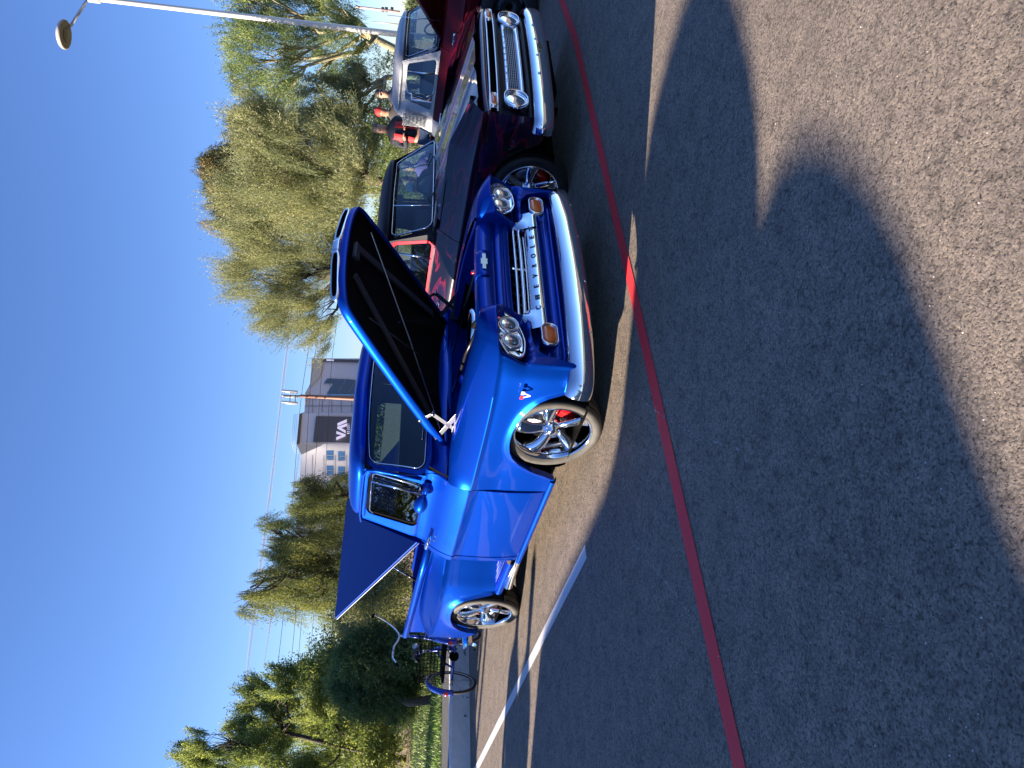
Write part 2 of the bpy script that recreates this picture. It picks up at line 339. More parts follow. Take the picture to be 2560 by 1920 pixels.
# painted lines, worn
def linepaint(name, col, wear=.55):
    m = bpy.data.materials.new(name); m.use_nodes = True; n = m.node_tree; b = n.nodes['Principled BSDF']; L = n.links.new; tc = n.nodes.new('ShaderNodeTexCoord')
    x = n.nodes.new('ShaderNodeTexNoise'); x.inputs['Scale'].default_value = 60; x.inputs['Detail'].default_value = 8; x.inputs['Roughness'].default_value = .8; L(tc.outputs['Object'], x.inputs['Vector'])
    y = n.nodes.new('ShaderNodeTexNoise'); y.inputs['Scale'].default_value = 1.6; y.inputs['Detail'].default_value = 3; L(tc.outputs['Object'], y.inputs['Vector'])
    ad = n.nodes.new('ShaderNodeMath'); ad.operation = 'MULTIPLY_ADD'; L(y.outputs[0], ad.inputs[0]); ad.inputs[1].default_value = .35; L(x.outputs[0], ad.inputs[2])
    r = n.nodes.new('ShaderNodeValToRGB'); r.color_ramp.elements[0].position = wear+.14; r.color_ramp.elements[1].position = wear+.26; L(ad.outputs[0], r.inputs[0])
    mx = n.nodes.new('ShaderNodeMixRGB'); L(r.outputs[0], mx.inputs[0]); mx.inputs[1].default_value = rgb(col); mx.inputs[2].default_value = rgb([c*.35+.03 for c in col]); L(mx.outputs[0], b.inputs['Base Color'])
    b.inputs['Roughness'].default_value = .7; vo = n.nodes.new('ShaderNodeTexVoronoi'); vo.inputs['Scale'].default_value = 135; L(tc.outputs['Object'], vo.inputs['Vector'])
    bp = n.nodes.new('ShaderNodeBump'); bp.inputs['Strength'].default_value = .8; bp.inputs['Distance'].default_value = -.003; L(vo.outputs['Distance'], bp.inputs['Height']); L(bp.outputs[0], b.inputs['Normal']); return m
REDL = linepaint('worn_red_line_paint', (.92, .045, .055), .62); WHL = linepaint('white_line_paint', (.72, .72, .70), .62)
def band(name, pts, w, z, m):
    v = []; 
    for i, p in enumerate(pts):
        a = pts[max(0, i-1)]; b = pts[min(len(pts)-1, i+1)]; d = (b-a).normalized(); q = Vector((-d.y, d.x, 0))*w/2
        v += [p+q+Vector((0, 0, z)), p-q+Vector((0, 0, z))]
    return mk(name, v, [(2*i, 2*i+1, 2*i+3, 2*i+2) for i in range(len(pts)-1)], m, smooth=False)
rl = [gpt(*p) for p in ((1407, 5), (1440, 100), (1530, 500), (1600, 800), (1700, 1250), (1850, 1919))]
d0 = (rl[0]-rl[1]).normalized(); d1 = (rl[-1]-rl[-2]).normalized()
o = band('red_line', [rl[0]+d0*14]+rl+[rl[-1]+d1*8], .105, .004, REDL); tag(o, kind='structure')
w0 = gpt(1466, 1378); w1 = gpt(1190, 1925)
o = band('white_line', [w0, w1+(w1-w0).normalized()*1.0], .105, .004, WHL); tag(o, kind='structure')
# scuffs and chips on the asphalt
def scuffm():
    m = bpy.data.materials.new('pale_scuff'); m.use_nodes = True; n = m.node_tree; L = n.links.new; b = n.nodes['Principled BSDF']; b.inputs['Base Color'].default_value = (.50, .46, .40, 1); b.inputs['Roughness'].default_value = .9
    o = [x for x in n.nodes if x.type == 'OUTPUT_MATERIAL'][0]; t = n.nodes.new('ShaderNodeBsdfTransparent'); mx = n.nodes.new('ShaderNodeMixShader'); tc = n.nodes.new('ShaderNodeTexCoord')
    x = n.nodes.new('ShaderNodeTexNoise'); x.inputs['Scale'].default_value = 55; x.inputs['Detail'].default_value = 6; L(tc.outputs['Object'], x.inputs['Vector']); r = n.nodes.new('ShaderNodeMapRange'); r.inputs[1].default_value = .48; r.inputs[2].default_value = .62; r.inputs[3].default_value = 0; r.inputs[4].default_value = .6
    L(x.outputs[0], r.inputs[0]); L(r.outputs[0], mx.inputs[0]); L(t.outputs[0], mx.inputs[1]); L(b.outputs[0], mx.inputs[2]); L(mx.outputs[0], o.inputs[0]); return m
SC = scuffm()
c8 = lambda x, y: (1360+x*.5425, 800+y*.5425)
for i, (pts, w) in enumerate((([c8(395, 150), c8(400, 260), c8(430, 330), c8(490, 395), c8(580, 460), c8(700, 520), c8(820, 570), c8(930, 600)], .014), ([c8(1040, -1190+1180), c8(1037, 60), c8(1034, 130)], .010), ([c8(480, 1110), c8(560, 1200), c8(640, 1300), c8(690, 1370)], .02), ([c8(80, 1370), c8(100, 1440)], .02), ([c8(400, 1020), c8(440, 1050), c8(470, 1030)], .03), ([c8(925, 1190), c8(970, 1145)], .012), ([c8(985, 1440), c8(1015, 1415)], .016), ([(1925, 360), (1922, 440), (1923, 500), (1921, 560), (1917, 625)], .008))):
    P = [Vector(p) for p in crv([tuple(gpt(*q)) for q in pts], 24)]; o = band('scuff_mark', P, w, .0065, SC); tag(o, kind='structure')
rs_ = np.random.RandomState(4); fb_ = MB()
for i in range(150):
    p = gpt(rs_.uniform(1400, 2500), rs_.uniform(20, 1900)); r = rs_.uniform(.001, .0034); a0 = rs_.uniform(0, 6)
    fb_.add([p+Vector((r*math.cos(a0+a)*rs_.uniform(.6, 1.3), r*math.sin(a0+a)*rs_.uniform(.6, 1.3), .004+.002*(a > 3))) for a in (0, 1.2, 2.5, 3.8, 5.0)]+[p+Vector((0, 0, .007))], [(0, 1, 5), (1, 2, 5), (2, 3, 5), (3, 4, 5), (4, 0, 5)])
o = fb_.mk('pale_grit', pm('pale_grit', (.6, .58, .54), .7), smooth=False); tag(o, 'scattered pale grit and chips lying on the dark asphalt', 'grit', kind='stuff')
# ------------------------------------------------------------------ shared vehicle parts
def tyre_prof(Rt, Rr, wd):
    h = wd/2
    return [(Rr-.012, -h*.80), (Rr+.004, -h*.90), (Rr+(Rt-Rr)*.35, -h*1.0), (Rr+(Rt-Rr)*.70, -h*.99), (Rt-.012, -h*.90), (Rt-.003, -h*.78), (Rt, -h*.5), (Rt, h*.5), (Rt-.003, h*.78), (Rt-.012, h*.90),
            (Rr+(Rt-Rr)*.70, h*.99), (Rr+(Rt-Rr)*.35, h*1.0), (Rr+.004, h*.90), (Rr-.012, h*.80)]
def wheel(root, x, side, w, steer=0., Rt=.34, Rr=.262, wd=.25, style='spoke', z=None, dusty=True, ang=0.):
    """side: -1 passenger, +1 driver. local +Y of the wheel points outwards."""
    z = Rt if z is None else z
    b = MB(); h = wd/2
    b.lathe([(Rr-.01, h*.86), (Rr-.018, h*.5), (Rr-.05, -h*.2), (Rr-.05, -h*.85), (Rr, -h*.9)], n=56)
    wl = b.mk('wheel', CHROME if style == 'spoke' else WELL, root)
    M = Matrix.Translation((x, side*(w-h*.9), z)) @ Matrix.Rotation(steer, 4, 'Z') @ (Matrix.Identity(4) if side > 0 else Matrix.Rotation(math.pi, 4, 'Z'))
    wl.matrix_basis = M
    t = MB().lathe(tyre_prof(Rt, Rr, wd), n=72).mk('tyre', RUB, wl)
    # tread blocks: grooves round the crown
    g_ = MB()
    for q in (-.36, -.12, .12, .36): g_.lathe([(Rt+.0006, h*q*2-.004), (Rt+.0006, h*q*2+.004)], n=60)
    g_.mk('tread_groove', WELL, wl)
    sw = MB().lathe([(Rr+.006, h*.905+.0015), (Rr+(Rt-Rr)*.35, h*1.0+.0015), (Rr+(Rt-Rr)*.68, h*.992+.0015), (Rt-.016, h*.91+.0015)], n=72).mk('sidewall', SIDEW if dusty else RUB, wl)
    if style == 'spoke':
        MB().lathe([(Rr-.022, h*.62), (Rr-.012, h*.86), (Rr-.002, h*.95), (Rr+.004, h*.93), (Rr+.006, h*.86)], n=72).mk('rim', CHROME, wl)
        for k in range(5):
            a = ang+k*2*math.pi/5; rows = []
            for i in range(9):
                u = i/8; r = lerp(.045, Rr-.016, u); hw = lerp(.030, .062, u**1.2)*(1 if u < .95 else 1.12); yy = h*(.50+.26*math.sin(u*math.pi*.62)-.05*u); tw = a+.16*u*u
                row = []
                for j in range(7):
                    q = (j-3)/3; ww = q*hw; yo = yy-.022*abs(q)**2.2-.010*q
                    er = Vector((math.cos(tw), 0, math.sin(tw))); et = Vector((-math.sin(tw), 0, math.cos(tw)))
                    row.append(er*r+et*ww+Vector((0, yo, 0)))
                rows.append(row)
            s_ = MB().grid(rows); s_.mk('spoke', CHROME, wl, solid=.012)
        MB().lathe([(.0, h*.80), (.022, h*.79), (.034, h*.74), (.040, h*.62), (.062, h*.58), (.070, h*.50), (.074, h*.2)], n=32).mk('hub_cap', CHROME, wl)
        lg = MB()
        for k in range(5):
            a = ang+(k+.5)*2*math.pi/5; c = Vector((math.cos(a)*.055, 0, math.sin(a)*.055)); lg.lathe([(0, h*.66), (.007, h*.655), (.0085, h*.5)], c=c, n=10)
        lg.mk('lug_nuts', CHROME, wl)
        MB().lathe([(.06, h*.05), (.165, h*.05), (.168, 0), (.165, -.02)], n=48).mk('brake_disc', DULLCH, wl)
        c_ = MB(); c_.lathe([(.105, h*.02), (.11, h*.28), (.185, h*.28), (.195, h*.02)], n=10, a0=R(150) if side < 0 else R(-30), a1=R(215) if side < 0 else R(35)); c_.mk('brake_caliper', CALIPER, wl)
    else:
        MB().lathe([(Rr-.02, h*.45), (Rr-.006, h*.72), (Rr+.006, h*.92), (Rr+.012, h*.90)], n=56).mk('rim', DULLCH, wl)
        MB().lathe([(.0, h*.18), (.04, h*.22), (.07, h*.30), (.10, h*.42), (.125, h*.30), (Rr-.05, h*.16), (Rr-.02, h*.45)], n=48).mk('wheel_disc', pm('grey_steel_wheel', (.05, .055, .06), .35, .6), wl)
        MB().lathe([(0, h*.50), (.03, h*.48), (.036, h*.22)], n=24).mk('hub_cap', WELL, wl)
    return wl
def lamp_round(parent, c, n_, r, name='headlight', bez=CHROME, bowl=True):
    """sealed-beam style lamp: chrome ring, bowl, projector eyes, domed glass"""
    n_ = Vector(n_).normalized(); c = Vector(c)
    o = MB().lathe([(r*.86, .002), (r*.92, .012), (r*1.0, .010), (r*1.05, -.004), (r*1.05, -.02)], c=c, axis=n_, n=36).mk(name, bez, parent)
    if bowl: MB().lathe([(0.001, -.05), (r*.5, -.04), (r*.86, -.004)], c=c, axis=n_, n=28).mk('reflector', CHROME, o)
    MB().lathe([(0.001, .016), (r*.45, .013), (r*.88, .003)], c=c, axis=n_, n=28).mk('lens', LENS, o)
    return o
def ribbon(parent, name, pts, r, m, n=8, closed=False, **k): return MB().tube(pts, r, n, closed=closed).mk(name, m, parent, **k)

# ------------------------------------------------------------------ the blue step-side pickup with its hood and bed lid up
BX, BY, BH = .349, 5.505, R(-50.22)
truck = thing('pickup_truck', 'bright blue custom classic pickup with open hood, raised bed lid and chrome five-spoke wheels', 'pickup truck', (BX, BY, 0), BH)
NZ = [  # s,   Cx,    Cw,    zc,    Tx,    Tw,    zt,    Bx,    Bw,   bot,  rec
 (-.645, -.645, .945, .795, -.645, .860, .955, -.645, .925, .215, 0), (-.55, -.55, .947, .797, -.55, .70, .960, -.55, .927, .21, 0), (-.45, -.45, .948, .799, -.45, .635, .962, -.45, .93, .22, 0),
 (0., 0., .948, .805, 0., .610, .966, 0., .935, .63, 0), (.30, .30, .945, .812, .28, .595, .960, .30, .93, .58, 0), (.45, .45, .938, .818, .40, .58, .955, .45, .925, .48, 0), (.60, .60, .925, .826, .50, .565, .948, .585, .915, .295, 0),
 (.74, .72, .893, .830, .565, .545, .942, .66, .885, .30, .0), (.84, .780, .848, .838, .60, .53, .936, .700, .850, .32, .02), (.88, .803, .806, .845, .61, .52, .935, .700, .815, .45, .07), (.92, .823, .755, .852, .63, .51, .935, .695, .77, .56, .09), (1.02, .838, .66, .858, .655, .49, .932, .690, .67, .605, .105),
 (1.11, .830, .57, .856, .665, .475, .927, .685, .57, .61, .11), (1.18, .805, .50, .835, .668, .465, .922, .68, .50, .60, .05), (1.24, .75, .452, .81, .67, .452, .922, .67, .452, .60, 0), (1.36, .60, .445, .80, .58, .445, .915, .58, .445, .60, 0)]
ARCHF = [(-.70, .205), (-.50, .207), (-.465, .225), (-.42, .30), (-.378, .385), (-.32, .465), (-.264, .530), (-.20, .578), (-.131, .609), (-.05, .626), (.03, .632), (.106, .630), (.20, .618), (.272, .598), (.35, .565), (.414, .524), (.46, .468), (.50, .39), (.535, .305), (.56, .296), (.70, .295)]
def nz(s): return [cr([(r[0], r[k]) for r in NZ], s) for k in range(1, 11)]
def arch(tab, x): return pl(tab, x)
SS = lin(-.645, -.50, 5)+lin(-.49, -.36, 12)+lin(-.34, .38, 22)+lin(.395, .56, 14)+lin(.575, .8, 10)+lin(.81, .93, 16)+lin(.94, 1.36, 26)
TT = [0, .012, .03, .045, .07, .11, .16, .21, .26, .30, .325, .345, .365, .385, .41, .47, .55, .64, .73, .82, .90, .96, 1.0]
def fender_front(sg):
    rows = []
    for s in SS:
        Cx, Cw, zc, Tx, Tw, zt, Bx, Bw, bot, rec = nz(s)
        if s < .70: bot = arch(ARCHF, s)
        row = []
        for g_ in (1., .9, .78, .64, .5, .36, .24, .14, .06, .02):
            k = g_; z = zc+(zt-zc)*(1-(1-k)**2.3)+.012*math.sin(math.pi*k)
            row.append((lerp(Cx, Tx, k), lerp(Cw, Tw, k)+.004*math.sin(math.pi*k), z))
        for t in TT:
            z = lerp(zc, bot, t); d = zc-z
            k = min(1, max(0, d/.19)); k = k*k*(3-2*k)
            x = lerp(Cx, Bx, k); w = lerp(Cw, Bw, k)
            a = min(1, d/.028); w -= .012*a*a*(3-2*a)*(1 if s < .8 else 0); w += .010*math.sin(math.pi*min(1, d/.5)) if s < .8 else 0
            bz = max(0, min(1, (zc-.012-z)/.016))*max(0, min(1, (z-.628)/.025)); x -= rec*bz
            if s < .62 and bot > .23:
                e = z-bot; w += .013*math.exp(-(e/.022)**2)
            row.append((x, w, z))
        x, w, z = row[-1]; fl = min(1, max(0, (s-.70)/.14)); row.append((x-.012*fl, w-.012*(1-fl), z-.003*(1-fl))); row.append((x-.05*fl, w-.05*(1-fl), z+.004*(1-fl)))
        rows.append(row)
    b = MB().grid(rows)
    if sg < 0: b.v = mir(b.v)
    return b.mk('front_fender', BLUE, truck, auto=50)
for sg in (1, -1):
    ff = fender_front(sg)
    # wheel arch liner and inner fender
    b = MB(); b.lathe([(.385, .57), (.385, .90)], c=(0.03, 0, .36), axis=(0, 1, 0), n=30, a0=0, a1=2*math.pi)
    b.v = [p for p in b.v]; b.v = [(x, y, z) for x, y, z in b.v]
    b.grid([[(-.60, .57, .15), (-.60, .57, .90)], [(.58, .57, .15), (.58, .57, .90)]])
    b.grid([[(-.60, .57, .2), (-.60, .90, .2)], [(-.60, .57, .92), (-.60, .84, .92)]])
    b.v = [(x, y*sg, max(z, .18) if abs(y) < 2 else z) for x, y, z in b.v]
    b.mk('wheel_well', WELL, truck)
    b = MB(); rows = []
    for s in lin(-.60, .62, 20):
        Tw = cr([(-.6, .70), (-.45, .625), (0, .60), (.3, .585), (.62, .50)], s); zt = cr([(-.6, .955), (0, .962), (.62, .93)], s)
        rows.append([(s, Tw+.05, zt-.03), (s, Tw+.004, zt-.002), (s, Tw-.02, zt-.012), (s, Tw-.03, zt-.03), (s, Tw-.035, zt-.12), (s, Tw-.05, .62), (s, Tw-.16, .50), (s, Tw-.22, .40)])
    b.grid(rows); b.v = [(x, y*sg, z) for x, y, z in b.v]; b.mk('inner_fender', BLUEIN, truck)
for sg in (1, -1): MB().box((-.60, .69*sg, .915), (.30, .18, .02)).mk('cowl_gap_filler', WELL, truck)  # black plates added to keep the gap under the cowl dark
# doors, rocker, rear cab corner
DP = [(1.118, .770), (1.112, .782), (1.092, .792), (1.06, .802), (1.03, .816), (1.0, .838), (.965, .868), (.93, .892), (.89, .914), (.85, .932), (.815, .944), (.797, .949), (.785, .943), (.772, .936), (.72, .937), (.62, .941), (.50, .941), (.38, .935), (.28, .924), (.248, .915)]
def sidepanel(name, x0, x1, prof, m, sg, n=8, bulge=.0, rnd=.004):
    rows = []
    for i, x in enumerate(lin(x0, x1, n)):
        e = rnd if i in (0, n-1) else 0
        rows.append([(x, w-e, z) for z, w in prof])
    f = rows[0]; rows = [[(x+.0, y-.03, z) for x, y, z in f]]+rows+[[(x, y-.03, z) for x, y, z in rows[-1]]]
    b = MB().grid(rows)
    if sg < 0: b.v = mir(b.v)
    return b.mk(name, m, truck, auto=60)
for sg in (1, -1):
    dr = sidepanel('door', -.655, -1.672, DP, BLUE, sg)
    gp = MB().grid([[(-.648, .80, 1.11), (-.648, .90, .9), (-.648, .90, .22)], [(-.66, .80, 1.11), (-.66, .90, .9), (-.66, .90, .22)]])
    # rear cab corner
    rows = []
    for (dx, dw) in ((0, -.03), (0, 0), (-.05, 0), (-.085, -.010), (-.105, -.035), (-.112, -.08), (-.112, -.25)):
        rows.append([(-1.680+dx, w+dw, z) for z, w in DP])
    b = MB().grid(rows); b.v = [(x, y*sg, z) for x, y, z in b.v]; b.mk('cab_corner', BLUE, truck, auto=60)
    RP = [(.246, .917), (.238, .928), (.222, .932), (.205, .926), (.195, .905), (.19, .86)]
    b = MB().grid([[(x, w*1., z) for z, w in RP] for x in lin(-.50, -1.785, 6)]); b.v = [(x, y*sg, z) for x, y, z in b.v]; b.mk('rocker_panel', BLUE, truck)
    # door shadow gap backing
    b = MB(); b.grid([[(-.62, .79, 1.10), (-.62, .885, .93), (-.62, .885, .2)], [(-1.76, .79, 1.10), (-1.76, .885, .93), (-1.76, .885, .2)]]); b.v = [(x, (y-.02)*sg, z) for x, y, z in b.v]; b.mk('door_jamb', WELL, truck)
# cowl top and firewall
rows = []
CE = [(-.735, .785, 1.114), (-.70, .790, 1.106), (-.668, .800, 1.075), (-.654, .822, 1.030), (-.654, .841, 1.003), (-.654, .868, .965)]
for u in lin(-1, 1, 41):
    a = min(1, abs(u)/.86); sgn = 1 if u > 0 else -1; wb = a*.765*sgn; xb = -.515-.205*a**2.4; xf = -.435-.150*a**1.6; wf = a*.70*sgn
    col = [(xb-.01, wb, 1.112), (xb+.012, wb*1.0, 1.104), (lerp(xb, xf, .35), lerp(wb, wf, .35), 1.078), (lerp(xb, xf, .72), lerp(wb, wf, .72), 1.040), (xf, wf, 1.000), (xf-.008, wf, .958)]
    q = max(0, (abs(u)-.80)/.20); q = q*q*(3-2*q)
    rows.append([(lerp(p[0], e[0], q), lerp(p[1], e[1]*sgn, q), lerp(p[2], e[2], q)+.008*math.sin(math.pi*q)) for p, e in zip(col, CE)])
MB().grid(rows).mk('cowl', BLUE, truck)
MB().grid([[(xf, y, z) for y in lin(-.70, .70, 9)] for xf, z in ((-.46, .99), (-.50, .96), (-.52, .93), (-.60, .80), (-.62, .5), (-.62, .2))]).mk('firewall', BLUEIN, truck)
# cab: roof, pillars, glass
def ws_pt(u, v):
    a = abs(u); xb = -.525-.20*a**2.6; xt = -.735-.125*a**2.6
    wb, wt = .785, .655; bow = .012*math.sin(math.pi*v)
    return Vector((lerp(xb, xt, v)+bow, u*lerp(wb, wt, v), lerp(1.112, 1.585-.045*a**3, v)))
def ring(fn, outer, inner, name, m, n=None, **k):
    V = [fn(*p) for p in outer]+[fn(*p) for p in inner]; N = len(outer)
    return mk(name, V, [(i, (i+1) % N, N+(i+1) % N, N+i) for i in range(N)], m, truck, **k)
def rr_uv(u0, u1, v0, v1, r, ru=None, n=7):
    ru = ru or r; P = []
    for (cu, cv, a) in ((u1-ru, v1-r, 0), (u0+ru, v1-r, 90), (u0+ru, v0+r, 180), (u1-ru, v0+r, 270)):
        for i in range(n): A = R(a+90*i/(n-1)); P.append((cu+ru*math.cos(A), cv+r*math.sin(A)))
    Q = []
    for i, p in enumerate(P):           # subdivide the straight runs
        q = P[(i+1) % len(P)]; Q.append(p)
        if math.dist(p, q) > .25:
            for k in range(1, 10): Q.append((lerp(p[0], q[0], k/10), lerp(p[1], q[1], k/10)))
    return Q
inn = rr_uv(-.955, .955, .05, .93, .16, .08)
sea = [(p[0]*1.016, .49+(p[1]-.49)*1.075) for p in inn]
out_ = [(max(-1.03, min(1.03, p[0]*1.055)), max(-.02, min(1.03, .49+(p[1]-.49)*1.17))) for p in inn]
ring(lambda u, v: ws_pt(u, v), out_, sea, 'windscreen_surround', BLUE)
ring(lambda u, v: ws_pt(u, v)+Vector((.010, 0, 0)), sea, inn, 'windscreen_seal', RUBSEAL)
ctr = [(lerp(0, p[0], 1), p[1]) for p in inn]
gv = []
for v in lin(.05, .93, 14): 
    e = 0
    gv.append([ws_pt(u, v)+Vector((.004, 0, 0)) for u in lin(-.955, .955, 40)])
wg = MB().grid(gv).mk('windscreen', CABGL, truck)
ribbon(truck, 'windscreen_trim', [ws_pt(p[0]*1.008, .49+(p[1]-.49)*1.03)+Vector((.016, -.004 if p[0] < 0 else .004, 0)) for p in inn], .004, CHROME, 6, closed=True)
# side greenhouse surface: q = along (x), h = height 0..1
def sd_pt(x, h): # h 0 belt 1 drip
    z = lerp(1.116, 1.555, h); w = lerp(.785, .690, max(0, h)**1.15); return Vector((x, w, z))
def win_uv(x0b, x1b, x0t, x1t, h0, h1, r=.10):
    P = []
    base = rrect(1, 1, r*2, 7)
    for (a, b) in base:
        h = lerp(h0, h1, (b+1)/2); xf = lerp(x0b, x0t, (b+1)/2); xr = lerp(x1b, x1t, (b+1)/2); P.append((lerp(xr, xf, (a+1)/2), h))
    return P
W_in = win_uv(-.868, -1.462, -.842, -1.425, .03, .868, .11)
W_mid = win_uv(-.838, -1.500, -.812, -1.455, -.01, .925, .12)
W_out = win_uv(-.735, -1.672, -.832, -1.565, -.03, 1.0, .02)
GAP = win_uv(-.760, -1.660, -.800, -1.530, -.01, .965, .10)
for sg in (1, -1):
    fn = lambda x, h: Vector((sd_pt(x, h).x, sd_pt(x, h).y*sg, sd_pt(x, h).z))
    o1 = ring(fn, W_out, GAP, 'cab_pillar', BLUE)
    ring(lambda x, h: fn(x, h)+Vector((0, .003*sg, 0)), [(p[0]*.9995, p[1]) for p in GAP], W_mid, 'door_frame', BLUE)
    gl = ring(lambda x, h: fn(x, h)+Vector((0, -.010*sg, 0)), W_mid, W_in, 'window_channel', WELL)
    N = len(W_in); 
    cen = fn(-1.15, .45)-Vector((0, .014*sg, 0)); V = [fn(*p)-Vector((0, .014*sg, 0)) for p in W_in]+[cen]
    mk('side_window', V, [(i, (i+1) % N, N) for i in range(N)], SIDEGL, truck)
    ribbon(truck, 'vent_window_post', [fn(-.985, .02)+Vector((0, .004*sg, 0)), fn(-.972, .88)+Vector((0, .004*sg, 0))], .0085, CHROME)
    ribbon(truck, 'vent_window_frame', [fn(*p)+Vector((0, .002*sg, 0)) for p in [(-.975, .04), (-.885, .05), (-.872, .12), (-.85, .80), (-.865, .855), (-.965, .862)]], .007, CHROME)
    ribbon(truck, 'window_trim', [fn(*p)+Vector((0, .001*sg, 0)) for p in [(-.98, .865), (-1.2, .865), (-1.40, .86), (-1.44, .80)]], .006, CHROME)
    # drip rail
    ribbon(truck, 'drip_rail', [fn(*p)+Vector((0, .012*sg, .002)) for p in [(-.770, .05), (-.780, .45), (-.795, .80), (-.825, .95), (-.90, 1.0), (-1.2, 1.02), (-1.5, 1.02), (-1.60, .99)]], .010, BLUE)
    ribbon(truck, 'drip_rail', [fn(*p)+Vector((0, .009*sg, 0)) for p in [(-.795, .30), (-.815, .80), (-.845, .90), (-.92, .935), (-1.2, .945), (-1.5, .945)]], .006, BLUE)
# roof (closed dome down to the drip line)
def roof_outline(n=64):
    P = []
    half = crv([(-.735, 0), (-.742, .25), (-.765, .45), (-.80, .58), (-.85, .665), (-.95, .695), (-1.2, .70), (-1.45, .69), (-1.56, .64), (-1.615, .5), (-1.64, .25), (-1.645, 0)], n//2+1)
    P = half+[(x, -w) for x, w in half[::-1][1:-1]]; return P
ro = roof_outline(); cxr = -1.19; rings = []
def edge_z(x, w): return 1.553+.034*max(0, (x+.95)/.215)**1.0*(1-abs(w)/.9) - .03*max(0, (-1.5-x)/.14)
for (s_, dz) in ((1.0, 0), (1.012, .022), (1.008, .046), (.985, .070), (.93, .093), (.84, .110), (.68, .124), (.45, .134), (.2, .138), (.02, .139)):
    rings.append([(cxr+(x-cxr)*s_+ (.02 if x > -.9 and dz < .08 else 0), w*s_, lerp(edge_z(x, w), 1.558, min(1, (1-s_)*3))+dz*(1 if s_ > .9 else 1)) for x, w in ro])
MB().grid(rings, closed_u=True).mk('roof', BLUE, truck)
MB().grid([[(x, w, edge_z(x, w)-.004) for x, w in ro], [(cxr+(x-cxr)*.02, w*.02, 1.56) for x, w in ro]], closed_u=True).mk('headliner', GREYCL, truck)
# cab back with big rear window
def bk_pt(u, v): a = abs(u); return Vector((lerp(-1.775, -1.625, v)+.05*a**3, u*lerp(.80, .66, v), lerp(1.0, 1.56, v)))
bi = rr_uv(-.80, .80, .28, .88, .12, .1); bo = [(max(-1.06, min(1.06, p[0]*1.33)), max(0, min(1.02, .58+(p[1]-.58)*2.2))) for p in bi]
ring(bk_pt, bo, bi, 'cab_back', BLUE)
MB().grid([[bk_pt(u, v) for u in lin(-.8, .8, 12)] for v in lin(.28, .88, 5)]).mk('rear_window', CLEARGL, truck)
MB().grid([[(-1.79, y, z) for y in lin(-.84, .84, 5)] for z in (1.02, .22)]).mk('cab_back', BLUE, truck)
# interior: dash, seat, wheel, floor
MB().grid([[(x, y, z) for y in lin(-.74, .74, 13)] for x, z in ((-.56, 1.09), (-.66, 1.085), (-.74, 1.06), (-.76, 1.0), (-.74, .85))]).mk('dashboard', BLUEIN, truck)
b = MB(); b.box((-1.42, 0, .80), (.50, 1.36, .20)); b.mk('seat_cushion', GREYCL, truck, bev=.05)
b = MB(); b.box((-1.62, 0, 1.04), (.14, 1.36, .48), Matrix.Rotation(R(-10), 3, 'Y')); b.mk('seat_back', GREYCL, truck, bev=.05)
MB().box((-1.2, 0, .42), (1.1, 1.5, .02)).mk('cab_floor', DARKIN, truck)
sw_ = MB(); sw_.tube([Vector((-.92, .38, 1.10))+Vector((.07*math.sin(a)*-1, .18*math.cos(a), .165*math.sin(a))) for a in lin(0, 2*math.pi, 25)[:-1]], .013, 8, closed=True); sw_.tube([(-.92, .38, 1.10), (-.72, .38, 1.0)], .02); sw_.tube([(-.92, .20, 1.10), (-.92, .56, 1.10)], .01)
sw_.mk('steering_wheel', DARKIN, truck)
MB().box((-.80, 0, 1.50), (.02, .22, .06)).mk('rear_view_mirror', DARKIN, truck, bev=.008)
# hood
HA = R(32.1); hu = Vector((math.cos(HA), 0, math.sin(HA))); hn = Vector((-math.sin(HA), 0, math.cos(HA))); H0 = Vector((-.600, 0, .950))
def hp(s, y, h=0.): return H0+hu*s+hn*h+Vector((0, y, 0))
hhalf = crv([(.10, 0), (.07, .25), (.02, .50), (.00, .60), (.03, .622), (.10, .622), (.5, .600), (1.0, .555), (1.30, .520), (1.42, .500), (1.475, .470), (1.505, .41), (1.535, .28), (1.55, .12), (1.552, 0)], 60)
hout = hhalf+[(s, -y) for s, y in hhalf[::-1][1:-1]]
hc = .78
def hring(k, h): return [hp(hc+(s-hc)*k, y*k, h*(min(1, .25+s/.35))) for s, y in hout]
hood = MB().grid([hring(k, h) for k, h in ((.965, .012), (.97, .0), (.992, -.004), (1.0, .004), (1.008, .026), (1.004, .048), (.99, .064), (.95, .076), (.85, .086), (.65, .095), (.4, .101), (.15, .104), (.01, .104))], closed_u=True).mk('hood', BLUE, truck)
MB().grid([hring(k, h) for k, h in ((.968, .010), (.955, .03), (.90, .04), (.5, .045), (.01, .045))], closed_u=True).mk('hood_underside', BLACKM, truck)
# nose inlets in the front lip of the hood
for sg in (1, -1):
    c0 = (.245*sg)
    def lipp(a, b): # a: -1..1 along y, b across (height)
        y = c0+a*.185; s = 1.565-.30*y*y-.0; return hp(s-.010*b*b, y, .070+b*.026)
    o_ = rrect(1, 1, .55, 7); out2 = [lipp(a*1.0, b*1.25) for a, b in o_]; in2 = [lipp(a*.93, b*.72)+hu*.006 for a, b in o_]; dp_ = [lipp(a*.90, b*.6)-hu*.05 for a, b in o_]
    N = len(o_); V = [p-hu*.02 for p in out2]+[p+hu*.012 for p in out2]+in2; F = [(i, (i+1) % N, N+(i+1) % N, N+i) for i in range(N)]+[(N+i, N+(i+1) % N, 2*N+(i+1) % N, 2*N+i) for i in range(N)]
    fr = mk('hood_inlet', V, F, CHROME, truck)
    mk('inlet_mouth', in2+dp_, [(i, (i+1) % N, N+(i+1) % N, N+i) for i in range(N)]+[tuple(range(N, 2*N))], WELL, fr)
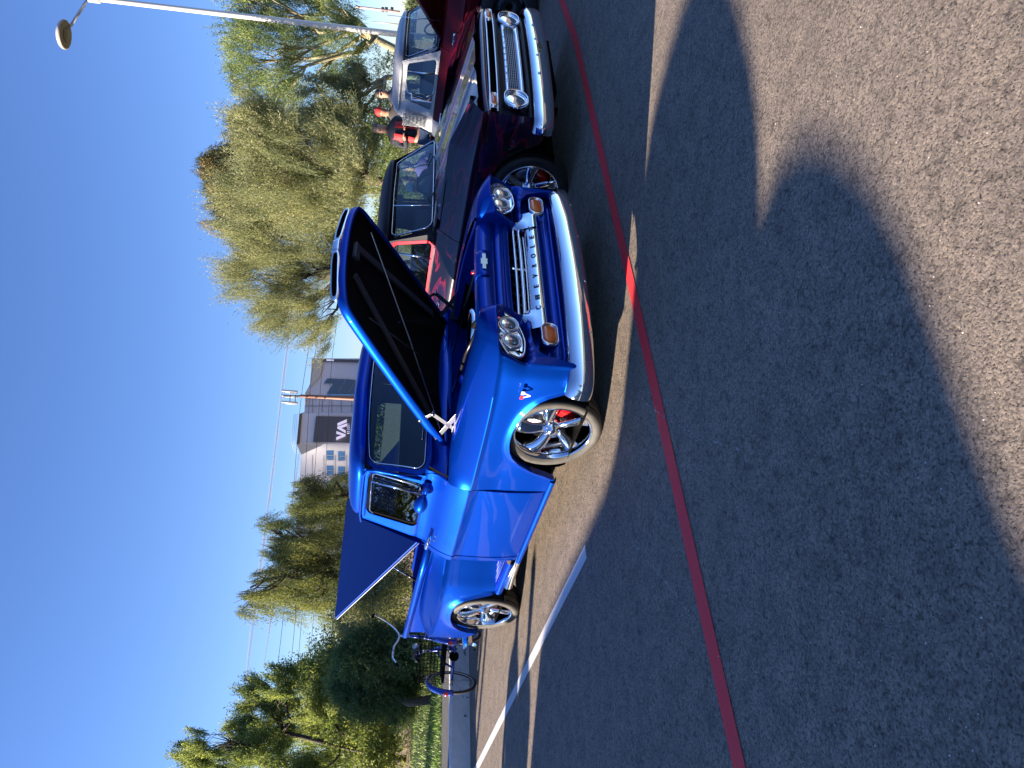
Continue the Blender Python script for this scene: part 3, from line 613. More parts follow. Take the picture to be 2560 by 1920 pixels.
b = MB(); b.grid([[hp(1.57-.3*y*y-.004*abs(q), y, .072+.024*q) for y in lin(-.055, .055, 6)] for q in lin(-1, 1, 5)]); b.mk('hood_emblem', CHROME, truck, solid=.012)
# hood bracing and rods
DG = pm('dark_grey_brace', (.035, .036, .038), .5)
def bar(name, a, b_, w, t, m, parent=truck, up=Vector((0, 0, 1))):
    a, b_ = Vector(a), Vector(b_); d = (b_-a); L_ = d.length; x = d.normalized(); y = up.cross(x).normalized(); z = x.cross(y); M3 = Matrix((x, y, z)).transposed()
    return MB().box((a+b_)/2, (L_, w, t), M3).mk(name, m, parent, smooth=False, bev=min(w, t)*.2)
bar('hood_brace', hp(1.40, -.13, .025), hp(.30, -.50, .02), .055, .022, DG, up=hn)
bar('hood_brace', hp(1.40, .13, .025), hp(.30, .50, .02), .055, .022, DG, up=hn)
ribbon(truck, 'prop_rod', [hp(1.32, .36, -.01), hp(.75, -.15, -.03), hp(.22, -.585, -.02)], .0055, DULLCH)
ribbon(truck, 'prop_rod', [hp(1.25, -.40, -.02), hp(.62, -.22, -.05)], .004, DG)
bar('hood_latch', hp(1.47, -.07, -.02), hp(1.47, .07, -.02), .05, .03, DG, up=hn)
# scissor hinges at the rear corners
for sg, m in ((1, HINGE), (-1, DULLCH)):
    P = [(-.42, .60*sg, .90), (-.28, .60*sg, .985), (-.50, .60*sg, 1.06), (-.30, .60*sg, 1.20), (-.46, .60*sg, 1.03), (-.22, .60*sg, 1.12), (-.16, .60*sg, .93)]
    bar('hinge_arm', P[0], P[5], .008, .034, m, up=Vector((0, 1, 0)).cross(Vector((1, 0, 0)))); bar('hinge_arm', P[6], P[2], .008, .034, m); bar('hinge_arm', P[2], P[3], .008, .030, m); bar('hinge_arm', P[5], P[3], .008, .026, m)
    bar('hinge_bracket', (-.50, .605*sg, .92), (-.14, .605*sg, .90), .012, .10, m)
    for q in (P[5], P[2], P[3]): MB().lathe([(0, .012), (.014, .012), (.014, -.012), (0, -.012)], c=q, n=12).mk('hinge_bolt', DULLCH, truck)
# engine bay
b = MB(); b.box((.10, 0, .66), (.62, .42, .26)); b.box((.12, .22, .72), (.50, .12, .12)); b.box((.12, -.22, .72), (.50, .12, .12)); b.mk('engine_block', ENGBLK, truck, bev=.03)
for sg in (1, -1):
    b = MB(); b.box((.12, .24*sg, .80), (.48, .13, .06)); b.mk('valve_cover', CHROME, truck, bev=.02)
    b = MB()
    for k in range(4): b.tube([(-.06+.12*k, .30*sg, .74), (-.06+.12*k, .36*sg, .72), (-.02+.10*k, .38*sg, .60)], .02, 8)
    b.mk('exhaust_header', DULLCH, truck)
MB().lathe([(0, .04), (.13, .035), (.145, .02), (.145, -.03), (.13, -.045), (0, -.045)], c=(.05, 0, .87), axis=(0, 0, 1), n=40).mk('air_cleaner', CHROME, truck)
b = MB(); b.box((.47, 0, .68), (.06, .74, .42)); b.mk('radiator', ENGBLK, truck, bev=.01)
b = MB(); b.tube([(.44, -.28, .88), (.30, -.22, .90), (.20, -.08, .86)], .022); b.tube([(.44, .25, .86), (.3, .25, .84), (.22, .15, .74)], .022); b.mk('radiator_hose', ENGBLK, truck)
MB().lathe([(0, .02), (.035, .018), (.035, -.01), (0, -.012)], c=(.47, .12, .905), axis=(0, 0, 1), n=20).mk('radiator_cap', CHROME, truck)
MB().lathe([(0, .01), (.013, .01), (.013, -.02), (0, -.02)], c=(.44, .16, .925), axis=(0, 0, 1), n=12).mk('reservoir_cap', REDLENS, truck)
b = MB(); b.lathe([(0, .11), (.05, .11), (.06, .09), (.06, -.09), (.05, -.11), (0, -.11)], c=(-.50, -.12, .86), axis=(1, 0, 0), n=24); b.mk('brake_booster', BLUEIN, truck)
b = MB(); b.lathe([(0, .09), (.065, .085), (.07, .07), (.07, -.07), (.05, -.09), (0, -.09)], c=(.33, -.36, .78), axis=(1, 0, 0), n=28); b.mk('alternator', CHROME, truck)
b = MB(); b.tube([Vector((.40, -.34, .78))+Vector((0, .06*math.cos(a), .06*math.sin(a))) for a in lin(0, 2*math.pi, 17)[:-1]], .011, 6, closed=True); b.tube([Vector((.40, -.30, .86))+Vector((0, .04*math.cos(a), .04*math.sin(a))) for a in lin(0, 2*math.pi, 17)[:-1]], .009, 6, closed=True); b.mk('pulley', CHROME, truck)
b = MB(); b.grid([[(x, -.40+.02*math.sin(x*9)+dy, .90+dz-.05*(x-.1)**2) for x in lin(.16, .50, 12)] for dy, dz in ((-.055, -.03), (-.04, .012), (-.005, .022), (.03, .010), (.045, -.03))]); b.mk('intake_duct', ENGBLK, truck)
b = MB(); b.tube([(-.50, -.20, .95), (-.2, -.22, .93), (.1, -.30, .93), (.35, -.33, .90)], .012); b.tube([(-.45, .2, .95), (0, .24, .92), (.38, .22, .9)], .010); b.mk('wiring_loom', ENGBLK, truck)
for sg in (1, -1): MB().lathe([(.0, .004), (.075, .003), (.082, -.002)], c=(-.05, .555*sg, .72), axis=(0, -sg, .2), n=24).mk('bay_vent', WELL, truck)
# front panel above the grille (fixed ledge), stepped
LW = .462
led = [(.44, .905), (.52, .928), (.60, .932), (.645, .928), (.668, .912), (.675, .885), (.676, .84), (.668, .828), (.640, .822), (.640, .812), (.668, .806), (.676, .795), (.676, .772), (.664, .764), (.664, .752), (.674, .746), (.675, .722), (.664, .708), (.62, .700)]
def bow(y): return -.02*(abs(y)/LW)**2
rows = [[(x+bow(y), y, z-.012*(abs(y)/LW)**3) for x, z in led] for y in lin(-LW, LW, 25)]
MB().grid(rows).mk('grille_ledge', BLUE, truck, auto=45)
b = MB(); b.grid([[(x+bow(y)+.004, y, z) for x, z in ((.60, .936), (.650, .934), (.674, .914), (.681, .885), (.681, .848))] for y in lin(-.12, .12, 9)]); b.mk('latch_panel', BLUE, truck, solid=.004)
# bow-tie shaped badge on the ledge
def bowtie(parent, M, w, h, m, name='badge', d=.006):
    P = [(-1, -.42), (-1, .12), (-.38, .12+.0), (-.30, .5), (.42, .5), (.36, .12), (1, .12), (.92, -.30), (.36, -.30), (.28, -.62), (-.42, -.62), (-.36, -.30), (-1, -.30)]
    P = [(-1, -.28), (-.92, .26), (-.36, .26), (-.30, .5), (.42, .5), (.36, .26), (1, .26), (.92, -.28), (.34, -.28), (.28, -.52), (-.44, -.52), (-.38, -.28)]
    N = len(P); V = [M @ Vector((x*w/2, y*h, 0)) for x, y in P]+[M @ Vector((x*w/2, y*h, d)) for x, y in P]
    return mk(name, V, [tuple(range(N, 2*N))]+[(i, (i+1) % N, N+(i+1) % N, N+i) for i in range(N)], m, parent, smooth=False)
Mf = lambda x, y, z, tilt=0.: Matrix.Translation((x, y, z)) @ Matrix(((0, 0, 1, 0), (1, 0, 0, 0), (0, 1, 0, 0), (0, 0, 0, 1))) @ Matrix.Rotation(tilt, 4, 'X')
bowtie(truck, Mf(.690, 0, .888, R(-12)), .15, .042, pm('satin_badge_metal', (.50, .46, .38), .3, .9))
# grille opening, bars, lettered bar
MB().grid([[(.58, y, z) for y in lin(-.46, .46, 7)] for z in (.71, .33)]).mk('grille_cavity', WELL, truck)
for k in range(9): MB().box((.590, -.36+.09*k, .64), (.006, .03, .10)).mk('cooling_fin', ENGBLK, truck)
def sect_bar(name, prof, y0, y1, n, m, bw=.0, ends=0., parent=truck):
    """bar lofted along y with a (x, z) section; ends: how much it sweeps back"""
    rows = []
    for i, y in enumerate(lin(y0, y1, n)):
        a = abs(y)/max(abs(y0), abs(y1)); rows.append([(x-bw*a**2-ends*a**6, y, z) for x, z in prof])
    return MB().grid(rows, closed_u=True).mk(name, m, parent)
def ov(cx_, cz_, rx, rz, n=12, p=2.): return [(cx_+rx*abs(math.cos(a))**(2/p)*(1 if math.cos(a) >= 0 else -1), cz_+rz*abs(math.sin(a))**(2/p)*(1 if math.sin(a) >= 0 else -1)) for a in [2*math.pi*i/n for i in range(n)]]
sect_bar('grille_bar', ov(.655, .668, .014, .011), -.44, .44, 15, CHROME, .02)
sect_bar('grille_bar', ov(.660, .628, .014, .012), -.44, .44, 15, CHROME, .02)
sect_bar('grille_bar', ov(.650, .597, .010, .006), -.42, .42, 15, CHROME, .02)
MB().box((.652, 0, .648), (.012, .018, .09)).mk('grille_post', CHROME, truck, bev=.003)
mainb = sect_bar('name_bar', [(.650, .592), (.676, .592), (.686, .586), (.704, .548), (.716, .514), (.708, .502), (.665, .500)], -.50, .50, 25, CHROME, .015)
# flared ends that reach to the parking lamps
for sg in (1, -1):
    rows = []
    for t in lin(0, 1, 12):
        y = lerp(.40, .56, t); hh = lerp(.045, .050, t); up_ = .06*math.exp(-((t-.35)/.28)**2)+.02
        rows.append([(.640, y*sg, .548+hh+up_), (.672, y*sg, .546+hh+up_*.8), (.690, y*sg, .546+hh*.6), (.708, y*sg, .540), (.716, y*sg, .515), (.70, y*sg, .502)])
    MB().grid(rows).mk('grille_end', CHROME, truck)
    MB().grid([[(.60, .44*sg, z), (.60, .86*sg, z)] for z in (.66, .28)]).mk('lamp_recess', BLUE, truck)
    # parking lamp pod
    base = rrect(.094, .056, .045, 7); N = len(base); c = Vector((.66, .628*sg, .500))
    def pod(k, x, dz=0): return [c+Vector((x, a*k*sg, b_*k+dz)) for a, b_ in base]
    MB().grid([pod(1.0, -.06), pod(1.02, .02), pod(.98, .055), pod(.90, .068), pod(.84, .064), pod(.80, .050), pod(.74, .048)], closed_u=True).mk('parking_lamp_bezel', CHROME, truck)
    b = MB(); b.grid([pod(.76, .046), pod(.74, .060), pod(.60, .066), pod(.3, .068), pod(.01, .069)], closed_u=True); pk = b.mk('parking_light', AMBER, truck)
    # headlamp bezel: a rounded teardrop plate with two lamps
    tear = [(a*1.22, b_*1.12) for a, b_ in crv([(-.135, .045), (-.115, .082), (-.05, .098), (.03, .088), (.105, .055), (.142, .005), (.140, -.045), (.095, -.088), (.02, -.098), (-.055, -.075), (-.115, -.015), (-.135, .045)], 56)[:-1]]
    hn_ = Vector((1, 0, -.50)).normalized(); hy = Vector((0, sg, 0)); hz = Vector((.45, 0, 1)).normalized(); hc_ = Vector((.712, .652*sg, .752))
    def tp(k, d): return [hc_+hy*(a*k)+hz*(b_*k)+hn_*d for a, b_ in tear]
    bz = MB().grid([tp(1.06, -.03), tp(1.05, .006), tp(1.0, .012), tp(.95, .004), tp(.93, -.012), tp(.5, -.014), tp(.01, -.014)], closed_u=True).mk('headlight_bezel', CHROME, truck)
    MB().grid([tp(1.11, -.05), tp(1.10, .002), tp(1.055, .004), tp(1.05, -.02)], closed_u=True).mk('bezel_gasket', RUBSEAL, truck)
    for yy, zz in ((-.062, .010), (.066, -.006)):
        c = hc_+hy*yy+hz*zz+hn_*.010; hl = lamp_round(truck, c, Vector((1, 0, -.12)), .063, bowl=False); MB().lathe([(.043, .004), (.046, .010), (.052, .010), (.054, .004)], c=c, axis=Vector((1, 0, -.12)), n=32).mk('halo_ring', pm('white_halo_ring', (.75, .76, .78), .3), hl)
        for q in (-.02, .02): MB().lathe([(0, .012), (.012, .008), (.015, -.002)], c=c+Vector((-.012, 0, q)), axis=(1, 0, 0), n=14).mk('projector_eye', CHROME, hl)
        MB().lathe([(.0, 0), (.048, .001)], c=c+Vector((-.02, 0, 0)), axis=(1, 0, 0), n=20).mk('lamp_bowl', ENGBLK, hl)
letters(mainb, 'CHEVROLET', .047, Mf(.7035, 0, .550, R(-22)), pm('black_letter_enamel', (.01, .01, .012), .3), depth=.0015, wx=1.0, track=.098, bold=.0015)
# lower pan, painted lip and bumper
def plan_bar(name, prof, pts, m, n=40, parent=truck):
    """section (outward, z) carried along a plan curve pts (x, y)"""
    C_ = crv(pts, n); rows = []
    for i, (x, y) in enumerate(C_):
        a = C_[max(0, i-1)]; b_ = C_[min(n-1, i+1)]; d = Vector((b_[0]-a[0], b_[1]-a[1], 0)).normalized(); nn_ = Vector((d.y, -d.x, 0)); 
        if nn_.x < 0 and abs(nn_.x) > .2: nn_ = -nn_
        rows.append([(x+nn_.x*o_, y+nn_.y*o_, z) for o_, z in prof])
    return MB().grid(rows, closed_u=False).mk(name, m, parent)
pan = [(.60, -.80), (.652, -.72), (.660, -.5), (.665, 0), (.660, .5), (.652, .72), (.60, .80)]
plan_bar('lower_pan', [(-.10, .52), (-.012, .505), (.0, .49), (-.03, .47), (-.035, .42), (-.015, .405), (.0, .395), (-.04, .37), (-.04, .33), (-.02, .31), (-.06, .27)], pan, BLUE)
bp_ = [(.545, -.962), (.585, -.958), (.630, -.925), (.675, -.84), (.715, -.7), (.765, -.40), (.785, 0), (.765, .40), (.715, .7), (.675, .84), (.630, .925), (.585, .958), (.545, .962)]
BPR = [(-.05, .388), (-.018, .396), (.002, .392), (.018, .372), (.030, .345), (.039, .312), (.041, .280), (.034, .254), (.018, .236), (-.008, .228), (-.04, .232)]
plan_bar('front_bumper', BPR, bp_, CHROME, 60)
for y in (-.62, -.22, .22, .62):
    x = cr([(0, .785), (.4, .765), (.7, .715)], abs(y))+.026
    MB().lathe([(0, .012), (.010, .009), (.013, 0)], c=(x, y, .255), axis=(1, 0, -.4), n=14).mk('bumper_bolt', CHROME, truck)
# V8 style flag badge on the fenders
for sg in (1, -1):
    M = Matrix.Translation((.50, (.949+.004)*sg, .62)) @ Matrix.Rotation(R(90)*sg, 4, 'X') @ (Matrix.Identity(4) if sg < 0 else Matrix.Identity(4))
    M = Matrix(((-sg*1., 0, 0, .50), (0, 0, sg*1., .950*sg), (0, 1, 0, .620), (0, 0, 0, 1))) @ Matrix.Scale(.78, 4)
    b = MB()
    SILB = pm('satin_silver', (.7, .71, .72), .35, .3)
    bd = mk('flag_badge', [M @ Vector(p) for p in [(-.035, .03, 0), (-.022, .03, 0), (.006, -.03, 0), (-.006, -.03, 0), (-.035, .03, .005), (-.022, .03, .005), (.006, -.03, .005), (-.006, -.03, .005)]], [(4, 5, 6, 7), (0, 1, 5, 4), (1, 2, 6, 5), (2, 3, 7, 6), (3, 0, 4, 7)], SILB, truck, smooth=False)
    mk('badge_stroke', [M @ Vector(p) for p in [(.035, .03, .001), (.022, .03, .001), (-.006, -.03, .001), (.006, -.03, .001), (.035, .03, .006), (.022, .03, .006), (-.006, -.03, .006), (.006, -.03, .006)]], [(4, 5, 6, 7), (0, 1, 5, 4), (1, 2, 6, 5), (2, 3, 7, 6), (3, 0, 4, 7)], SILB, bd, smooth=False)
    for k, (cx_, m) in enumerate(((-.026, pm('badge_red', (.7, .02, .02), .3)), (.028, SILB))):
        mk('badge_flag', [M @ Vector((cx_+a*.02, .036+b_*.013, .003+c_*.004)) for a in (-1, 1) for b_ in (-1, 1) for c_ in (0, 1)], [(1, 3, 7, 5), (0, 1, 5, 4), (2, 6, 7, 3), (0, 2, 3, 1), (4, 5, 7, 6)], m, bd, smooth=False)
# wipers, door handles, lock, mirror, antenna studs
for sg in (1, -1):
    hdl = MB(); hdl.tube([(-1.455, .880*sg, 1.008), (-1.46, .912*sg, 1.012), (-1.52, .920*sg, 1.016), (-1.60, .915*sg, 1.018), (-1.655, .900*sg, 1.016)], [.012, .016, .014, .017, .010], 10); hdl.mk('door_handle', CHROME, truck)
    for k, (x, z) in enumerate(((-1.475, .955), (-1.545, .962))): MB().lathe([(0, .010), (.008, .009), (.011, 0)], c=(x, cr([(0, .872), (1, .872)], 0)*sg, z), axis=(0, sg, .4), n=14).mk('door_lock', CHROME, truck)
    mr_ = MB(); mr_.tube([(-.80, .795*sg, 1.085), (-.83, .835*sg, 1.095), (-.88, .875*sg, 1.105)], [.030, .018, .012], 12); mr_.mk('mirror_arm', BLUE, truck)
    V = MB(); V.lathe([(0, -.075), (.022, -.068), (.040, -.045), (.050, -.015), (.052, .015), (.044, .05), (.028, .085), (.008, .11), (0, .112)], c=(-.965, .895*sg, 1.125), axis=Vector((.92, -.20*sg, -.15)), n=24); V.mk('door_mirror', BLUE, truck)
    b = MB(); b.tube([ws_pt(.25*sg, .0)+Vector((.03, 0, .01)), ws_pt(.50*sg, .10)+Vector((.03, 0, 0))], .005); b.tube([ws_pt(.25*sg, .07)+Vector((.025, 0, 0)), ws_pt(.72*sg, .10)+Vector((.028, 0, 0))], .004); b.mk('windscreen_wiper', DULLCH, truck)
# ------------------------------------------------------------------ bed
RZ = [  # s, Cx, Cw, zc, Tx, Tw, zt, bot
 (0, -1.93, .702, .80, -1.93, .700, .90, .33), (.13, -2.04, .765, .805, -2.05, .705, .915, .325), (.30, -2.19, .85, .81, -2.20, .71, .925, .32), (.46, -2.33, .925, .812, -2.33, .715, .932, .32), (.60, -2.46, .968, .815, -2.47, .72, .935, .5),
 (.76, -2.62, .988, .817, -2.62, .722, .935, .6), (1.02, -2.89, .993, .818, -2.89, .722, .935, .6), (1.34, -3.20, .985, .815, -3.18, .722, .93, .4), (1.56, -3.42, .955, .81, -3.38, .72, .92, .42), (1.72, -3.56, .89, .805, -3.50, .715, .905, .47), (1.85, -3.655, .79, .80, -3.60, .71, .89, .50), (1.95, -3.68, .70, .80, -3.64, .70, .87, .50)]
ARCHR = [(-3.70, .50), (-3.56, .47), (-3.42, .425), (-3.30, .385), (-3.235, .345), (-3.20, .40), (-3.17, .47), (-3.10, .553), (-3.0, .62), (-2.85, .668), (-2.72, .678), (-2.60, .668), (-2.52, .640), (-2.465, .59), (-2.43, .49), (-2.40, .39), (-2.37, .322), (-2.3, .32), (-1.9, .33)]
SR = lin(0, .36, 14)+lin(.37, .64, 22)+lin(.67, 1.15, 14)+lin(1.17, 1.42, 22)+lin(1.45, 1.95, 14)
TR = [0, .02, .05, .09, .15, .24, .35, .48, .62, .76, .88, .95, 1]
for sg in (1, -1):
    rows = []
    for s in SR:
        Cx, Cw, zc, Tx, Tw, zt, _ = [cr([(r[0], r[k]) for r in RZ], s) for k in range(1, 8)]
        bot = pl(ARCHR, Cx); row = []
        for k in (1., .92, .8, .65, .5, .35, .22, .12, .05):
            row.append((lerp(Cx, Tx, k), lerp(Cw, Tw, k)-.012*math.sin(math.pi*k), zc+(zt-zc)*(1-(1-k)**1.7)-.006*math.sin(math.pi*k)))
        for t in TR:
            z = lerp(zc, bot, t); d = zc-z; w = Cw; a = min(1, d/.035); w -= .010*a*a*(3-2*a); w += .008*math.sin(math.pi*min(1, d/.4))
            if bot > .33 and -3.23 < Cx < -2.36: w += .018*math.exp(-((z-bot)/.04)**2)
            row.append((Cx, w, z))
        x, w, z = row[-1]; row += [(x, w-.012, z-.004), (x, w-.05, z+.004)]
        rows.append(row)
    b = MB().grid(rows); b.v = [(x, y*sg, z) for x, y, z in b.v]; b.mk('rear_fender', BLUE, truck, auto=50)
    b = MB(); b.lathe([(.40, .60), (.40, .93)], c=(-2.80, 0, .34), n=30); b.grid([[(-3.6, .62, .2), (-3.6, .62, .9)], [(-2.0, .62, .2), (-2.0, .62, .9)]]); b.v = [(x, y*sg, max(z, .2)) for x, y, z in b.v]; b.mk('wheel_well', WELL, truck)
    # bed side and rolled rail
    MB().grid([[(x, .700*sg, z) for z in (.36, .60, .80, .965)] for x in (-1.86, -2.9, -3.95)]).mk('bed_side', BLUE, truck)
    MB().grid([[(x, .655*sg, z) for z in (.45, .965)] for x in (-1.86, -3.95)]).mk('bed_inner_side', BLUEIN, truck)
    rl_ = MB(); rl_.tube([(-1.90, .725*sg, .968), (-2.6, .725*sg, .980), (-3.3, .725*sg, .992), (-3.985, .725*sg, 1.003)], .033, 14); rl_.mk('bed_rail', BLUE, truck)
    bar('stake_pocket', (-3.93, .712*sg, .60), (-3.93, .712*sg, .99), .05, .06, BLUE)
    # ribbed running board
    rb = MB(); rb.grid([[(x, w, z) for w, z in ((.70, .335), (.90, .325), (.935, .318), (.95, .300), (.945, .268), (.92, .25))] for x in (-1.78, -2.38)]); rb.v = [(x, y*sg, z) for x, y, z in rb.v]; rbo = rb.mk('running_board', BLUE, truck)
    for k in range(6):
        w = .73+.032*k; MB().box((-2.02, w*sg, .345-.05*(w-.7)), (.44, .012, .008)).mk('step_rib', CHROME if k < 6 else BLUE, rbo, bev=.003)
    ex = MB(); ex.tube([(-1.10, .80*sg, .22), (-1.75, .86*sg, .225), (-2.02, .915*sg, .235), (-2.16, .965*sg, .245)], .040, 20, caps=False); ex.tube([(-1.75, .86*sg, .225), (-2.02, .915*sg, .235), (-2.155, .963*sg, .245)], .036, 20, caps=False); ex.mk('exhaust_pipe', CHROME, truck)
    MB().lathe([(0, 0), (.036, 0)], c=(-2.05, .925*sg, .237), axis=(-1, .35*sg, .07), n=20).mk('exhaust_mouth', WELL, truck)
    tl = MB(); tl.lathe([(0, .03), (.03, .025), (.045, 0), (.045, -.02)], c=(-3.70, .80*sg, .66), axis=(-1, 0, 0), n=20); tl.mk('tail_light', REDLENS, truck)
MB().grid([[(-1.87, y, z) for y in (-.70, .70)] for z in (.36, .97)]).mk('bed_front', BLUEIN, truck)
MB().grid([[(x, y, .46) for y in (-.66, .66)] for x in (-1.87, -3.95)]).mk('bed_floor', DARKIN, truck)
tg = bar('tailgate', (-3.97, -.68, .70), (-3.97, .68, .70), .03, .50, BLUE)
plan_bar('rear_bumper', [(-.03, .40), (.01, .398), (.028, .37), (.03, .34), (.018, .305), (-.02, .295)], [(-3.62, -.955), (-3.78, -.93), (-3.90, -.84), (-3.97, -.6), (-3.99, 0), (-3.97, .6), (-3.90, .84), (-3.78, .93), (-3.62, .955)], CHROME, 40)
# raised bed lid
la = math.atan2(1.725-1.035, -3.69+1.93); A = Vector((-1.93, 0, 1.040)); Bq = Vector((-3.69, 0, 1.728)); d = (Bq-A).normalized(); n_ = Vector((-d.z, 0, d.x)); n_ = n_ if n_.z > 0 else -n_
LIDP = pm('dark_blue_lid_paint', (.001, .030, .22), .35, .3, spec=.1)
v = []
for y in (-.685, .685):
    v += [A+Vector((0, y, 0)), Bq+Vector((0, y, 0)), Bq+n_*.022+Vector((0, y, 0)), A+n_*.022+Vector((0, y, 0))]
lid = mk('bed_lid', v, [(0, 1, 2, 3), (7, 6, 5, 4), (3, 2, 6, 7), (1, 5, 6, 2), (0, 4, 5, 1), (0, 3, 7, 4)], LIDP, truck, smooth=False, bev=.006)
ribbon(truck, 'lid_edge_trim', [A+Vector((0, -.688, -.004)), Bq+Vector((0, -.688, -.004)), Bq+Vector((0, .688, -.004))], .0035, WHITEP)
for sg in (1, -1):
    ribbon(truck, 'lid_strut', [(-2.82, .64*sg, .995), (-2.53, .63*sg, 1.265)], .007, CHROME); ribbon(truck, 'strut_body', [(-2.82, .64*sg, .995), (-2.70, .637*sg, 1.10)], .011, ENGBLK)
MB().box((-2.9, 0, .96), (2.0, .05, .02)).mk('lid_crossbar', BLUEIN, truck)
wheel(truck, 0, -1, .872, steer=R(4.), Rt=.338, ang=.3); wheel(truck, 0, 1, .872, steer=R(4.), Rt=.338)
wheel(truck, -2.892, -1, .925, Rt=.338, ang=.9); wheel(truck, -2.892, 1, .925, Rt=.338)
MB().box((-1.5, 0, .26), (4.2, .9, .10)).mk('chassis', WELL, truck)
# ------------------------------------------------------------------ sixties pickups (the dark flamed one, the maroon one), then an unseen shadow caster left of the frame
def flame_paint(name):
    m = bpy.data.materials.new(name); m.use_nodes = True; n = m.node_tree; b = n.nodes['Principled BSDF']; L = n.links.new
    tc = n.nodes.new('ShaderNodeTexCoord'); mp = n.nodes.new('ShaderNodeMapping'); mp.inputs['Scale'].default_value = (1.3, 5.0, 5.5); L(tc.outputs['Object'], mp.inputs[0])
    x = n.nodes.new('ShaderNodeTexNoise'); x.inputs['Scale'].default_value = 1.25; x.inputs['Detail'].default_value = 1.2; x.inputs['Distortion'].default_value = 1.6; L(mp.outputs[0], x.inputs['Vector'])
    r = n.nodes.new('ShaderNodeValToRGB'); e = r.color_ramp.elements; e[0].position = .44; e[0].color = (.005, .003, .009, 1); e[1].position = .475; e[1].color = (.20, .008, .022, 1)
    for p, c in ((.50, (.07, .008, .035, 1)), (.56, (.018, .005, .028, 1)), (.70, (.010, .006, .016, 1))): q = r.color_ramp.elements.new(p); q.color = c
    L(x.outputs[0], r.inputs[0]); L(r.outputs[0], b.inputs['Base Color']); b.inputs['Metallic'].default_value = .35; b.inputs['Roughness'].default_value = .3; b.inputs['Coat Weight'].default_value = 1; b.inputs['Coat Roughness'].default_value = .02; return m
FLAME = flame_paint('black_paint_with_red_flames'); 
BLKP = pm('gloss_black_paint', (.006, .005, .010), .5, 0., coat=.12, spec=.1)
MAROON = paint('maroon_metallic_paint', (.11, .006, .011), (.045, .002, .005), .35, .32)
SILVER = pm('silver_grey_paint', (.27, .28, .30), .38, .1, coat=.4)
def ringp(parent, fn, outer, inner, name, m, **k):
    V = [fn(*p) for p in outer]+[fn(*p) for p in inner]; N = len(outer)
    return mk(name, V, [(i, (i+1) % N, N+(i+1) % N, N+i) for i in range(N)], m, parent, **k)
